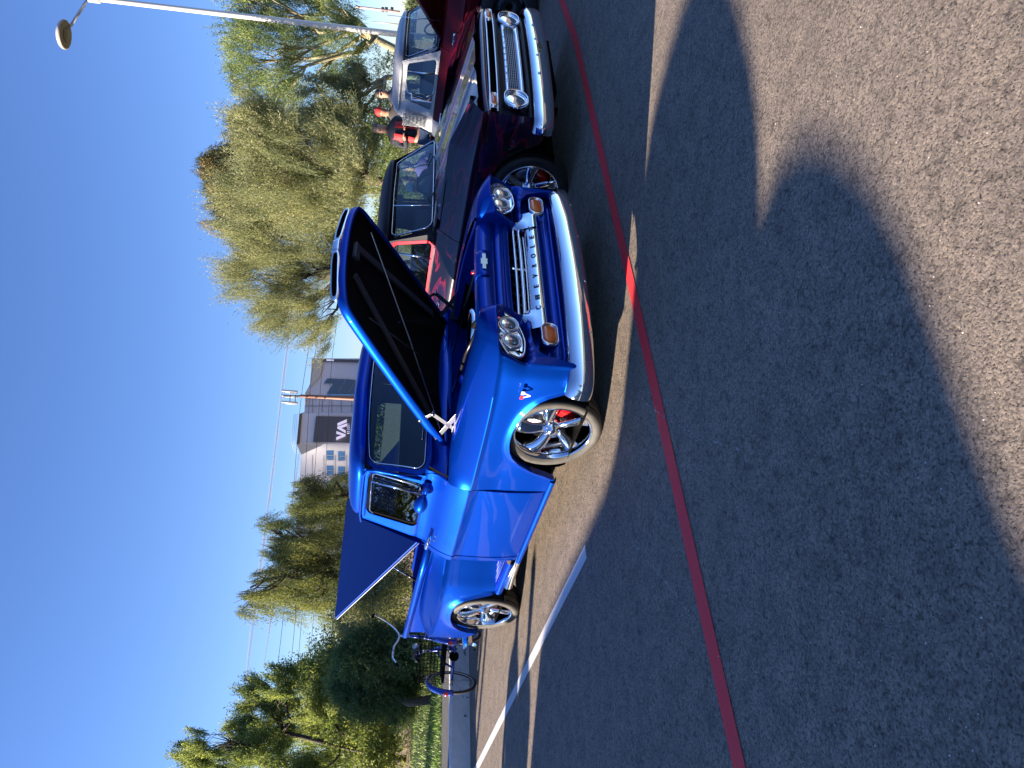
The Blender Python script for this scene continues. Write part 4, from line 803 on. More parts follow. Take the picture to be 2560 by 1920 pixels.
def pickup60(label, x, y, rz, body, cab, hoodm, hood_open=False, detail=True, spokes=True, badge10=False, flat_doors=None, frame=None):
    T = thing('pickup_truck', label, 'pickup truck', (x, y, 0), rz)
    WBs = 2.92; door_m = flat_doors or body
    SP = [(1.085, .775), (1.06, .80), (1.02, .835), (.97, .885), (.92, .925), (.885, .944), (.862, .952), (.845, .944), (.828, .932), (.72, .938), (.55, .940), (.40, .930), (.29, .905), (.26, .88)]
    AF = [(-.60, .26), (-.47, .27), (-.43, .38), (-.37, .52), (-.27, .63), (-.13, .69), (.0, .705), (.13, .69), (.27, .63), (.37, .52), (.43, .40), (.47, .33), (.72, .32)]
    AR = [(-3.9, .30), (-WBs-.47, .31), (-WBs-.42, .42), (-WBs-.35, .55), (-WBs-.24, .64), (-WBs-.1, .685), (-WBs+.1, .685), (-WBs+.24, .64), (-WBs+.35, .55), (-WBs+.42, .42), (-WBs+.47, .30), (-1.8, .26)]
    def side(name, xs, tab, m, sg, top=None, wsc=1.):
        rows = []
        for xx in xs:
            bot = pl(tab, xx) if tab else .26; row = []
            for z, w in SP:
                if top is not None and z > top: z = top-.001*(z-top); w = min(w, .90)
                row.append([xx, w*wsc, z])
            zc = .845
            for p in row:
                if p[2] < zc: t = (zc-p[2])/(zc-.26); p[2] = zc-t*(zc-bot)
            if bot > .33:
                for p in row: p[1] += .014*math.exp(-((p[2]-bot)/.03)**2)
            row.append([xx, row[-1][1]-.05, row[-1][2]+.006]); rows.append(row)
        b = MB().grid([[tuple((p[0], p[1]*sg, p[2])) for p in r] for r in rows]); return b.mk(name, m, T, auto=45)
    for sg in (1, -1):
        # front wing; nose leans back a little above
        rows = []
        o = side('front_fender', lin(-.62, -.48, 4)+lin(-.47, .47, 36)+lin(.5, .70, 6), AF, body, sg)
        for v in o.data.vertices:
            if v.co.x > .3: q = (v.co.x-.3)/.4; v.co.y *= 1-.045*q*q; v.co.z -= max(0, v.co.z-.86)*.55*q
        side('door', lin(-.628, -1.62, 6), None, door_m, sg); side('cab_corner', lin(-1.628, -1.86, 4), None, cab if badge10 else door_m, sg)
        side('bed_side', lin(-1.90, -2.44, 5)+lin(-2.45, -3.39, 34)+lin(-3.41, -3.95, 5), AR, body, sg, top=.985)
        for cx_, R_ in ((0, .42), (-WBs, .42)):
            b = MB(); b.lathe([(R_, .55), (R_, .91)], c=(cx_, 0, .33), n=24); b.grid([[(cx_-.62, .55, .2), (cx_-.62, .55, .95)], [(cx_+.62, .55, .2), (cx_+.62, .55, .95)]]); b.v = [(p, q*sg, max(r, .2)) for p, q, r in b.v]; b.mk('wheel_well', WELL, T)
        MB().grid([[(xx, .925*sg, .262), (xx, .93*sg, .24), (xx, .90*sg, .20), (xx, .80*sg, .19)] for xx in (-.48, -2.42)]).mk('rocker_panel', BLKP if detail and not badge10 else body, T)
        MB().grid([[(-3.95, .2*0*sg, .4), (-3.95, .92*sg, .4)], [(-3.95, 0, .97), (-3.95, .90*sg, .97)]]).mk('tailgate', body, T)
        b = MB().grid([[(xx, w*sg, z) for w, z in ((.885, .985), (.84, .992), (.80, .985), (.79, .5))] for xx in (-1.90, -3.95)]); b.mk('bed_rail', body, T)
        MB().box((-3.97, .84*sg, .78), (.03, .10, .22)).mk('tail_light', REDLENS, T, bev=.01)
    MB().grid([[(-1.90, yy, z) for yy in (-.80, .80)] for z in (.45, .98)]).mk('bed_front', body, T); MB().grid([[(xx, yy, .52) for yy in (-.80, .80)] for xx in (-1.9, -3.95)]).mk('bed_floor', DARKIN, T)
    # front face
    FM = BLKP if not badge10 else body
    fr = [(.60, .885), (.70, .878), (.735, .862), (.742, .84), (.730, .822)]
    MB().grid([[(xx-.045*(abs(yy)/.9)**3, yy, z-.03*(abs(yy)/.9)**4) for xx, z in fr] for yy in lin(-.90, .90, 31)]).mk('nose_lip', hoodm, T)
    MB().grid([[(.60, yy, z) for yy in (-.90, .90)] for z in (.85, .30)]).mk('grille_backing', WELL, T)
    MB().grid([[(xx-.05*(abs(yy)/.9)**4, yy, z) for xx, z in ((.66, .735), (.722, .730), (.728, .715), (.722, .70), (.70, .69), (.69, .50), (.715, .485), (.725, .46), (.71, .43), (.66, .42))] for yy in lin(-.905, .905, 25)]).mk('grille_panel', FM, T, auto=50)
    if detail:
        for z in (.806, .742): ribbon(T, 'nose_trim', [(.735-.05*(abs(yy)/.9)**4, yy, z) for yy in lin(-.86, .86, 21)], .008, CHROME)
        for sg in (1, -1):
            base = rrect(.085, .026, .02, 5); N = len(base); c = Vector((.725, .735*sg, .775))
            def pd(k, d): return [c+Vector((d, a*k*sg, b_*k)) for a, b_ in base]
            MB().grid([pd(1.15, -.04), pd(1.15, .0), pd(1.0, .008), pd(.95, -.004)], closed_u=True).mk('parking_lamp_bezel', CHROME, T); MB().grid([pd(.96, -.006), pd(.8, .006), pd(.01, .008)], closed_u=True).mk('parking_light', AMBER, T)
        # grille: two bright bars, mesh between, oval lamp housings
        gb = sect_bar('name_bar', [(.700, .672), (.728, .670), (.742, .655), (.738, .640), (.70, .634)], -.60, .60, 15, CHROME, .02, parent=T)
        sect_bar('lower_bar', [(.700, .552), (.735, .550), (.745, .530), (.738, .510), (.70, .505)], -.60, .60, 15, CHROME, .02, parent=T)
        letters(gb, 'CHEVROLET', .030, Mf(.741, 0, .656, R(-20)), pm('black_letter_enamel'), depth=.001, track=.105)
        for k in range(5): ribbon(T, 'grille_wire', [(.715-.02*(yy/.6)**2, yy, .622-.0165*k) for yy in lin(-.58, .58, 9)], .0045, DULLCH)
        for k in range(29): MB().box((.712-.02*((-.56+.04*k)/.6)**2, -.56+.04*k, .59), (.006, .006, .085)).mk('grille_rib', DULLCH, T, smooth=False)
        for sg in (1, -1):
            c = Vector((.715, .690*sg, .590)); b = MB()
            base = rrect(.125, .100, .098, 8)
            def hd(k, d, kz=1.): return [c+Vector((d-.10*(k-.8)*0, a*k*sg, b_*k*kz)) for a, b_ in base]
            b.grid([hd(1.04, -.05), hd(1.04, .01), hd(.98, .028), hd(.90, .022), hd(.86, -.01)], closed_u=True); b.mk('headlight_housing', CHROME, T)
            lamp_round(T, c+Vector((.006, 0, 0)), (1, 0, 0), .088)
        bm_ = [(.62, -.975), (.69, -.965), (.735, -.90), (.79, -.6), (.815, 0), (.79, .6), (.735, .90), (.69, .965), (.62, .975)]
        fb = plan_bar('front_bumper', [(-.04, .452), (.0, .456), (.014, .445), (.030, .42), (.034, .38), (.034, .335), (.024, .305), (.0, .288), (-.04, .292)], bm_, CHROME, 50, parent=T)
        bowtie(T, Mf(.856, 0, .375), .15, .045, pm('gold_badge', (.45, .36, .20), .2, 1.), d=.008)
        for yy in (-.42, -.14, .14, .42): MB().lathe([(0, .01), (.010, .008), (.013, 0)], c=(.848-.03*abs(yy), yy, .40), axis=(1, 0, 0), n=12).mk('bumper_bolt', CHROME, T)
    # hood
    def hpz(xx, a): # closed hood surface
        return lerp(1.085, .888, (xx+.55)/1.27)+.030*(1-a**2.5)+.018*math.exp(-((a-.30)/.06)**2)+.02*math.exp(-((a-.93)/.05)**2)
    rows = []
    hs = lin(-.55, .72, 22)
    for xx in hs: rows.append([Vector((xx-.05*abs(u)**4*(1 if xx > .5 else 0), u*lerp(.79, .84, (xx+.55)/1.27), hpz(xx, abs(u))-.028*max(0, abs(u)-.93)/.07)) for u in lin(-1, 1, 41)])
    if hood_open:
        Rm = Matrix.Translation((-.56, 0, 1.09)) @ Matrix.Rotation(R(-46), 4, 'Y') @ Matrix.Translation((.56, 0, -1.09)); rows = [[Rm @ p for p in r] for r in rows]
        MB().grid([[p-Vector((0, 0, .03)) for p in r] for r in rows]).mk('hood_underside', hoodm, T); MB().box((.1, 0, .68), (.7, .5, .3)).mk('engine_block', ENGBLK, T, bev=.03)
        MB().lathe([(0, .04), (.18, .035), (.18, -.04), (0, -.04)], c=(.05, 0, .92), axis=(0, 0, 1), n=30).mk('air_cleaner', CHROME, T)
        for sg in (1, -1): MB().grid([[(xx, .80*sg, .98), (xx, .70*sg, .95), (xx, .64*sg, .5)] for xx in (-.56, .66)]).mk('inner_fender', WELL, T)
    MB().grid(rows).mk('hood', hoodm, T)
    for sg in (1, -1): MB().grid([[(xx, .775*sg, 1.086-.15*max(0, (xx+.1))*.9), (xx, .80*sg, 1.07-.15*max(0, xx+.1))] for xx in (-.62, -.1, .3, .68)]).mk('fender_top', body, T)
    MB().grid([[Vector((lerp(-.53, -.66, t), u*.80, lerp(1.10, 1.125, t))) for u in lin(-1, 1, 11)] for t in (0, .5, 1)]).mk('cowl', hoodm, T)
    # greenhouse
    def wp(u, v): a = abs(u); return Vector((lerp(-.60, -.90, v)-.07*a**3, u*lerp(.76, .64, v), lerp(1.11, 1.525-.01*a, v)))
    wi = rr_uv(-.93, .93, .07, .93, .16, .08); wo = [(max(-1.04, min(1.04, p[0]*1.10)), max(-.02, min(1.04, .5+(p[1]-.5)*1.24))) for p in wi]; ws2 = [(p[0]*1.03, .5+(p[1]-.5)*1.08) for p in wi]
    ringp(T, wp, wo, ws2, 'windscreen_surround', cab); ringp(T, lambda u, v: wp(u, v)+Vector((.008, 0, 0)), ws2, wi, 'windscreen_seal', RUBSEAL)
    MB().grid([[wp(u, v) for u in lin(-.94, .94, 20)] for v in lin(.05, .94, 8)]).mk('windscreen', CLEARGL, T)
    ribbon(T, 'windscreen_trim', [wp(p[0]*1.012, .5+(p[1]-.5)*1.04)+Vector((.012, 0, 0)) for p in wi], .005, CHROME, 6, closed=True)
    def sp(xx, h): h = max(-.1, h); return Vector((xx, lerp(.785, .665, max(0, h)**1.1), lerp(1.08, 1.525, h)))
    def wuv(x0b, x1b, x0t, x1t, h0, h1, r):
        return [(lerp(lerp(x1b, x1t, (b+1)/2), lerp(x0b, x0t, (b+1)/2), (a+1)/2), lerp(h0, h1, (b+1)/2)) for a, b in rrect(1, 1, r*2, 7)]
    for sg in (1, -1):
        F_ = lambda xx, h: Vector((sp(xx, h).x, sp(xx, h).y*sg, sp(xx, h).z))
        wi2 = wuv(-.80, -1.50, -.96, -1.45, .07, .86, .09); wm2 = wuv(-.76, -1.54, -.935, -1.49, .02, .93, .09); wo2 = wuv(-.67, -1.86, -.955, -1.72, -.03, 1.03, .02)
        ringp(T, F_, wo2, wm2, 'cab_pillar', cab); ringp(T, lambda a, h: F_(a, h)+Vector((0, .004*sg, 0)), wm2, wi2, 'window_frame', cab if badge10 else (frame or RUBSEAL)); N = len(wi2)
        mk('side_window', [F_(*p)-Vector((0, .006*sg, 0)) for p in wi2]+[F_(-1.2, .4)-Vector((0, .008*sg, 0))], [(i, (i+1) % N, N) for i in range(N)], CLEARGL, T)
        ribbon(T, 'vent_window_post', [F_(-1.0, .04), F_(-1.06, .88)], .009, CHROME)
        MB().tube([(-1.44, .90*sg, .985), (-1.46, .935*sg, .985), (-1.58, .935*sg, .985), (-1.60, .905*sg, .985)], .012).mk('door_handle', CHROME, T)
    ro2 = crv([(-.90, 0), (-.905, .3), (-.93, .5), (-.97, .61), (-1.1, .665), (-1.5, .665), (-1.68, .62), (-1.74, .45), (-1.76, 0)], 25); ro2 = ro2+[(a, -b_) for a, b_ in ro2[::-1][1:-1]]
    rg = [[(-1.32+(a+1.32)*k+(.04*(k > 1.0)*(a > -1.0)), b_*k, 1.518+dz) for a, b_ in ro2] for k, dz in ((.98, -.004), (1.035, .0), (1.04, .02), (1.02, .045), (.96, .075), (.85, .10), (.6, .122), (.3, .13), (.02, .132))]
    MB().grid(rg, closed_u=True).mk('roof', cab, T)
    MB().grid([[(-1.32+(a+1.32)*k, b_*k, 1.512) for a, b_ in ro2] for k in (.98, .02)], closed_u=True).mk('headliner', GREYCL, T)
    def bk(u, v): return Vector((lerp(-1.87, -1.73, v), u*lerp(.80, .66, v), lerp(.98, 1.53, v)))
    bi2 = rr_uv(-.78, .78, .30, .86, .1, .08); ringp(T, bk, [(max(-1.04, min(1.04, p[0]*1.35)), max(0, min(1.02, .58+(p[1]-.58)*2.4))) for p in bi2], bi2, 'cab_back', cab)
    MB().grid([[bk(u, v) for u in (-.78, 0, .78)] for v in (.3, .86)]).mk('rear_window', CLEARGL, T); MB().grid([[(-1.88, yy, z) for yy in (-.90, .90)] for z in (1.0, .25)]).mk('cab_back', body, T)
    b = MB(); b.box((-1.4, 0, .82), (.5, 1.4, .2)); b.mk('seat_cushion', DARKIN, T, bev=.05); b = MB(); b.box((-1.62, 0, 1.06), (.14, 1.4, .42)); b.mk('seat_back', DARKIN, T, bev=.05)
    MB().grid([[(a, yy, z) for yy in (-.76, .76)] for a, z in ((-.62, 1.09), (-.74, 1.08), (-.78, 1.0), (-.76, .8))]).mk('dashboard', body, T)
    b = MB(); b.tube([Vector((-.95, .36, 1.10))+Vector((-.06*math.sin(a), .19*math.cos(a), .17*math.sin(a))) for a in lin(0, 2*math.pi, 21)[:-1]], .012, 6, closed=True); b.tube([(-.95, .36, 1.10), (-.74, .36, 1.0)], .02); b.mk('steering_wheel', DARKIN, T)
    MB().box((-.98, 0, 1.44), (.02, .24, .06)).mk('rear_view_mirror', DARKIN, T, bev=.006)
    for sg in (1, -1):
        b = MB(); b.tube([wp(.3*sg, .0)+Vector((.03, 0, .0)), wp(.55*sg, .14)+Vector((.03, 0, 0)), wp(.35*sg, .22)+Vector((.02, 0, 0))], .005); b.mk('windscreen_wiper', DARKIN, T)
    st = 'spoke' if spokes else 'steel'
    for sg in (1, -1):
        for xx in (0, -WBs): wheel(T, xx, sg, .90, Rt=.345, Rr=.255 if spokes else .20, wd=.23, style=st, dusty=False, ang=.5+xx)
    MB().box((-1.5, 0, .28), (4.4, .9, .12)).mk('chassis', WELL, T)
    return T
def at_blue(lx, ly): c, s_ = math.cos(BH), math.sin(BH); return BX+c*lx-s_*ly, BY+s_*lx+c*ly
px_, py_ = at_blue(.06, 2.60)
T2 = pickup60('black classic pickup with dark red flames parked behind the blue truck, its hood closed', px_, py_, R(-50.2), FLAME, BLKP, FLAME, frame=MAROON)
ant = MB(); ant.tube([(-.40, -.72, 1.06), (-.46, -.73, 1.50)], .0035, 6); ant.lathe([(0, .03), (.016, .02), (.02, 0)], c=(-.40, -.72, 1.06), axis=(0, 0, 1), n=12); ant.mk('antenna', CHROME, T2)
px_, py_ = at_blue(.0, 6.15)
T3 = pickup60('maroon classic pickup with silver cab, white letter tyre and raised hood, third in the row', px_, py_, R(-50.2), MAROON, SILVER, MAROON, hood_open=True, spokes=False, badge10=True, flat_doors=MAROON)
# big towing mirror, badge, cab vent trim, antenna on the maroon truck
MB().box((-1.22, -.99, 1.26), (.02, .17, .26)).mk('door_mirror', CHROME, T3, bev=.02)
b = MB(); b.tube([(-1.20, -.80, 1.10), (-1.21, -.93, 1.12), (-1.21, -.97, 1.20)], .008); b.tube([(-1.20, -.74, 1.46), (-1.21, -.93, 1.44), (-1.21, -.97, 1.36)], .008); b.mk('mirror_arm', CHROME, T3)
M10 = Matrix(((1, 0, 0, -.46), (0, 0, -1, -.952), (0, 1, 0, .93), (0, 0, 0, 1)))
b = MB(); b.box((-.46, -.950, .93), (.20, .006, .055)); bd = b.mk('model_badge', CHROME, T3, bev=.002)
letters(bd, '10', .045, M10 @ Matrix.Translation((.045, 0, .003)), pm('black_letter_enamel'), depth=.001, track=.030, bold=.001)
bowtie(bd, M10 @ Matrix.Translation((-.055, 0, .001)), .06, .02, pm('gold_badge'), name='badge_bowtie', d=.002)
for k in range(10): MB().box((-1.62-.018*k, -.765+.010*k*0, 1.30), (.006, .012, .34)).mk('vent_rib', DULLCH, T3, smooth=False)
ribbon(T3, 'antenna', [(-.30, -.80, 1.06), (-.34, -.80, 1.75)], .003, CHROME)
# white lettering round the front tyre
def arc_letters(parent, body, rad, a_mid, size, yq, m):
    n = len(body); st = size*1.02/rad
    for i, ch in enumerate(body):
        if ch == ' ': continue
        a = a_mid-(i-(n-1)/2)*st; v, f = text_mesh(ch, size, .0008, bold=.0012)
        # local frame on the tyre's outer face (wheel local +Y outward)
        er = Vector((-math.cos(a), 0, math.sin(a))); et = Vector((-math.sin(a), 0, -math.cos(a)))
        mk('letter', [er*(rad+p[1])+et*p[0]*1.0+Vector((0, yq, 0)) for p in v], f, m, parent, smooth=False)
WT = pm('white_tyre_letter', (.7, .7, .68), .6)
for w_ in [c for c in T3.children if c.name.startswith('wheel') and not c.name.startswith('wheel_') and abs(c.matrix_basis.translation.x) < .1 and c.matrix_basis.translation.y < 0]:
    ty = [c for c in w_.children if c.name.startswith('tyre')][0]
    arc_letters(w_, 'COBRA', .275, R(200), .044, .117, WT); arc_letters(w_, 'RADIAL', .275, R(20), .044, .117, WT)
# camper added out of view, roofline shaped to throw the lot's round-topped shadow
MX, MW = -8.0, 2.1
MH = thing('shadow_caster', 'added cream camper outside the frame, its roofline shaped to cast the two-lobed shadow', 'shadow_caster', (MX, 1.5, 0)); MHP = pm('cream_caster_skin', (.42, .40, .35), .4, coat=.3); MHS = pm('brown_stripe', (.10, .05, .03), .4)
MPR = [(-4.4, .45), (-4.35, 1.9), (-4.15, 2.12), (-3.0, 2.2), (.60, 2.2), (.95, 2.21), (1.14, 2.25), (1.33, 2.34), (1.46, 2.41), (1.62, 2.49), (1.80, 2.555), (2.00, 2.60), (2.18, 2.62), (2.34, 2.61), (2.46, 2.57), (2.50, 2.56), (2.53, 2.63), (2.58, 2.70), (2.68, 2.78), (2.88, 2.89), (3.08, 2.97), (3.30, 3.0), (3.50, 2.97), (3.72, 2.90), (3.90, 2.82), (4.0, 2.72), (4.05, 2.5), (4.12, 2.30), (4.20, 2.22), (4.34, 2.15), (4.69, 2.05), (5.23, 1.91), (5.70, 1.77), (5.84, 1.70), (5.89, 1.5), (5.90, .45)]
rows = []
for k, (dx, dz) in enumerate(((-.0, -.10), (-.015, -.04), (-.05, -.01), (-.10, 0), (-MW+.10, 0), (-MW+.05, -.01), (-MW+.015, -.04), (-MW, -.10))): rows.append([(dx, y-1.5, max(.40, z+dz*(z > .5)+.0)) for y, z in MPR])
side = lambda dx: [(dx, y-1.5, z-.10*(z > .5)) for y, z in MPR]+[(dx, y-1.5, .40) for y in lin(5.90, -4.4, 20)]
b = MB().grid(rows); N = len(side(0)); b.add(side(0), [tuple(range(N))]); b.add(side(-MW), [tuple(range(N-1, -1, -1))]); b.mk('body', MHP, MH, auto=40)
MB().box((-MW/2, -.75, .40), (MW-.1, 10.1, .06)).mk('floor_pan', WELL, MH)
for y, w, z in ((-4.2, 1.1, 1.5), (-2.2, 1.0, 1.5), (0., 1.4, 1.5), (1.9, 1.0, 1.55), (3.4, .8, 1.4)): MB().box((.006, y, z), (.012, w, .55)).mk('side_window', SIDEGL, MH, bev=.004)
MB().box((.004, -.75, .95), (.010, 10.0, .10)).mk('stripe', MHS, MH)
for y in (-4.2, 2.9):
    for xx in (-.12, -MW+.12): 
        w_ = MB().lathe([(.16, .10), (.19, .11), (.36, .10), (.38, .06), (.38, -.08), (.36, -.11)], c=(xx, y, .38), axis=(1, 0, 0), n=36).mk('wheel', RUB, MH); MB().lathe([(0, .09), (.06, .10), (.17, .08), (.20, .11)], c=(xx, y, .38), axis=(1, 0, 0), n=28).mk('rim', DULLCH, w_)
# ------------------------------------------------------------------ trees
def leafm(name, c, tr=.4):
    c = [min(.5, q*1.6) for q in c]
    m = bpy.data.materials.new(name); m.use_nodes = True; n = m.node_tree; L = n.links.new; b = n.nodes['Principled BSDF']; o = [x for x in n.nodes if x.type == 'OUTPUT_MATERIAL'][0]
    b.inputs['Base Color'].default_value = rgb(c); b.inputs['Roughness'].default_value = .65; b.inputs['Specular IOR Level'].default_value = .25
    t = n.nodes.new('ShaderNodeBsdfTranslucent'); t.inputs[0].default_value = rgb([min(1, c[0]*1.5), min(1, c[1]*1.4), c[2]*.8]); mx = n.nodes.new('ShaderNodeMixShader'); mx.inputs[0].default_value = tr
    L(b.outputs[0], mx.inputs[1]); L(t.outputs[0], mx.inputs[2]); L(mx.outputs[0], o.inputs[0]); return m
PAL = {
 'verde': [leafm('palo_verde_leaf_pale', (.215, .215, .12)), leafm('palo_verde_leaf', (.155, .165, .09)), leafm('palo_verde_leaf_dark', (.10, .118, .066))],  # pale, plain and dark leaf tones of one tree, mixed by clump
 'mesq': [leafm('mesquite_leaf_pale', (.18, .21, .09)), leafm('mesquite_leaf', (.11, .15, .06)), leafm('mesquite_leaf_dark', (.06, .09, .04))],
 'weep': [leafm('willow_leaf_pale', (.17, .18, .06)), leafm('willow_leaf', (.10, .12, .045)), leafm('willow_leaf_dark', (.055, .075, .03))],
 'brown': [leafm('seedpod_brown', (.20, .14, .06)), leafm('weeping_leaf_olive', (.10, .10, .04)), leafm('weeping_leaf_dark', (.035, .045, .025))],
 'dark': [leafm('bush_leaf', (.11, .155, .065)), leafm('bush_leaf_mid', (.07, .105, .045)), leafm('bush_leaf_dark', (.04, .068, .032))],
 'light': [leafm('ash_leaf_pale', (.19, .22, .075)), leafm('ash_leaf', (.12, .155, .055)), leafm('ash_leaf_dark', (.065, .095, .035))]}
BARK = pm('tree_bark', (.11, .085, .06), .9, bump=(18, 1., .02), var=(5, .4)); BARKP = pm('pale_tree_bark', (.30, .27, .17), .85, bump=(14, 1., .02), var=(4, .3)); BARKD = pm('dark_tree_bark', (.05, .038, .028), .9, bump=(18, 1., .02))
def tree(name, label, base, blobs, pal, mode, n_spr=3200, bark=BARK, seed=1, leaf=.085, wid=.014, forks=None, r0=.13, group=None, spr=.55):
    """blobs: (centre Vector, (rx, ry, rz)); sprigs of narrow leaves fill them, limbs run from the base into each"""
    rs = np.random.RandomState(seed); root = thing(name, label, 'tree', base, 0, group)
    tb = MB(); base = Vector(base); top = sum((b[0] for b in blobs), Vector())/len(blobs)
    fk = base+(top-base)*.30+Vector((rs.normal(0, .15), rs.normal(0, .15), 0)); fks = [fk] if not forks else [Vector(f) for f in forks]
    O = Vector(base)
    for f in fks:
        mid = (base+f)/2+Vector((rs.normal(0, .08), rs.normal(0, .08), 0)); tb.tube([p-O for p in (base-Vector((0, 0, .3)), mid, f)], [r0*1.15, r0*.9, r0*.75], 9)
    tips = []
    for c, rad in blobs:
        f = min(fks, key=lambda q: (q-c).length); d = c-f; k = 5; pts = [f]; 
        for i in range(1, k+1): pts.append(f+d*(i/k)+Vector([rs.normal(0, .05*d.length) for _ in range(3)])*(1 if i < k else .3)+Vector((0, 0, .10*d.length*math.sin(math.pi*i/k)*(1 if mode != 'up' else -.3))))
        tb.tube([p-O for p in pts], [r0*lerp(.6, .16, i/k) for i in range(k+1)], 7)
        for q in range(9):
            dv = Vector(rs.normal(0, 1, 3)).normalized(); e = c+Vector((dv.x*rad[0], dv.y*rad[1], abs(dv.z)*rad[2] if mode != 'weep' else dv.z*rad[2]))*.85; m_ = pts[3 if q % 2 else 4]; mm = (m_+e)/2+Vector(rs.normal(0, .12, 3))
            tb.tube([p-O for p in (m_, mm, e)], [r0*.17, r0*.10, r0*.03], 5); tips.append((m_, mm, e))
    tb.mk('trunk', bark, root)
    vol = np.array([rad[0]*rad[2] for _, rad in blobs]); pr = vol/vol.sum(); cnt = (pr*n_spr).astype(int)
    Q = []; I = []
    K = 9
    for (c, rad), n in zip(blobs, cnt):
        c = np.array(c-O); rad = np.array(rad); d = rs.normal(0, 1, (n, 3)); d /= np.linalg.norm(d, axis=1)[:, None]
        # clumps: sprigs gather round random sub-centres so that gaps stay open
        ns = max(6, int(n/(34 if mode == 'up' else 30))); sc = rs.normal(0, 1, (ns, 3)); sc /= np.linalg.norm(sc, axis=1)[:, None]; sc *= rs.uniform(.25, 1.02, ns)[:, None]**.6
        k = rs.randint(0, ns, n); p0 = c+(sc[k]+rs.normal(0, .11, (n, 3)))*rad
        out = (p0-c)/rad; out /= (np.linalg.norm(out, axis=1)[:, None]+1e-6)
        if mode == 'weep': dr = out*.35+np.array([0, 0, -1.0])+rs.normal(0, .18, (n, 3)); cv = np.array([0, 0, -.25])
        elif mode == 'up':
            fr_ = p0-np.array(fks[0]-O)-np.array([0, 0, -.8]); fr_ /= (np.linalg.norm(fr_, axis=1)[:, None]+1e-6); dr = fr_*1.0+np.array([0, 0, .25])+(rs.normal(0, .32, (ns, 3)))[k]+rs.normal(0, .12, (n, 3)); cv = np.array([0, 0, -.08])
        else: dr = out*.6+rs.normal(0, .6, (n, 3))+np.array([0, 0, .1]); cv = np.array([0, 0, -.2])
        dr /= np.linalg.norm(dr, axis=1)[:, None]; ln = rs.uniform(.5, 1.25, n)*spr
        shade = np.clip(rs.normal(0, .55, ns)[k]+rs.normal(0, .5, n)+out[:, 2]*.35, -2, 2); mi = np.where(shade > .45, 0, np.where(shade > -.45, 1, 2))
        side = np.cross(dr, rs.normal(0, 1, (n, 3))); side /= (np.linalg.norm(side, axis=1)[:, None]+1e-6); nb = np.cross(dr, side)
        for j in range(K):
            t = (j+.5)/K; q = p0+dr*(ln*t)[:, None]+cv*(ln*t*t)[:, None]
            if j == 0:      # the twig itself
                a = p0; e = p0+dr*ln[:, None]+cv*ln[:, None]; w = side*.004; Q.append(np.stack([a-w, a+w, e+w*.3, e-w*.3], 1)); I.append(np.full(n, 2)); continue
            sg = 1 if j % 2 else -1; lv = (side*math.cos(j*1.3)+nb*math.sin(j*1.3))*sg+dr*(.9 if mode != 'bush' else .5)+rs.normal(0, .25, (n, 3)); lv /= np.linalg.norm(lv, axis=1)[:, None]
            L_ = (leaf*rs.uniform(.7, 1.4, n))[:, None]; ww = np.cross(lv, rs.normal(0, 1, (n, 3))); ww /= (np.linalg.norm(ww, axis=1)[:, None]+1e-6); ww = ww*wid*rs.uniform(.7, 1.3, n)[:, None]
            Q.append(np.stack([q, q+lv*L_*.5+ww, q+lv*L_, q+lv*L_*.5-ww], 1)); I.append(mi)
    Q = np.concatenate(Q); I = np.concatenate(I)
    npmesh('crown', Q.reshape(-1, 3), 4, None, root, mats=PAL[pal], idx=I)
    return root
def pb(L_, Y, dsp=.5, sy=1.):
    """pixel blobs -> world ellipsoids"""
    out = []
    for i, b in enumerate(L_):
        px, py, rx, ry = b[:4]; y = Y+(b[4] if len(b) > 4 else ((i*37) % 7-3)*dsp); c = dpt(px, py, y); out.append((c, (ry*y/1897, (rx+ry)*.5*y/1897*sy, rx*y/1897)))
    return out
GZ = KH-.03
def gb_(px, py, Y, z=GZ): c = dpt(px, py, Y); return Vector((c.x, c.y, z))
tree('mesquite_tree', 'mesquite tree with pale forked trunk behind the tall light pole', gb_(1010, 150, 28), pb([(640, 20, 85, 100), (690, 130, 95, 100), (760, 50, 110, 90), (800, 170, 100, 95), (865, 40, 70, 80), (700, 240, 85, 70), (620, 160, 50, 70), (895, 110, 50, 70), (610, -40, 80, 80), (760, -60, 110, 90)], 28), 'mesq', 'up', 9500, BARKP, 2, forks=[gb_(975, 130, 28, 1.9), gb_(960, 100, 28, 2.6)], r0=.17, leaf=.085, wid=.012, group=None)
tree('mesquite_tree', 'spreading tree with a bright yellow crooked limb above the silver cab', gb_(1005, 205, 22), pb([(850, 250, 75, 60), (905, 215, 40, 60), (900, 300, 45, 60), (800, 290, 60, 60), (930, 370, 30, 60)], 22), 'verde', 'up', 2600, BARKP, 5, forks=[gb_(935, 190, 22, 2.0)], r0=.10)
tree('palo_verde_tree', 'broad feathery palo verde tree behind the flamed truck', gb_(1010, 452, 20), pb([(690, 330, 75, 70), (720, 430, 105, 80), (650, 480, 75, 70), (800, 400, 95, 95), (870, 350, 60, 70), (850, 480, 75, 80), (770, 520, 75, 60), (915, 430, 35, 90)], 20), 'verde', 'up', 10500, BARK, 3, forks=[gb_(900, 450, 20, 2.1)], r0=.15, leaf=.085, wid=.008, spr=.85)
tree('palo_verde_tree', 'palo verde tree with fan of fine branches rising above the open blue hood', gb_(1000, 640, 24), pb([(660, 580, 75, 60), (720, 620, 95, 80), (690, 700, 90, 75), (780, 690, 80, 85), (810, 590, 75, 75), (740, 770, 65, 60), (640, 650, 55, 60), (820, 770, 45, 50), (800, 830, 35, 45), (870, 620, 45, 80), (700, 800, 35, 45)], 24), 'verde', 'up', 10000, BARKD, 4, forks=[gb_(860, 660, 24, 2.4), gb_(905, 560, 24, 1.8)], r0=.12, leaf=.085, wid=.0075, spr=.9)
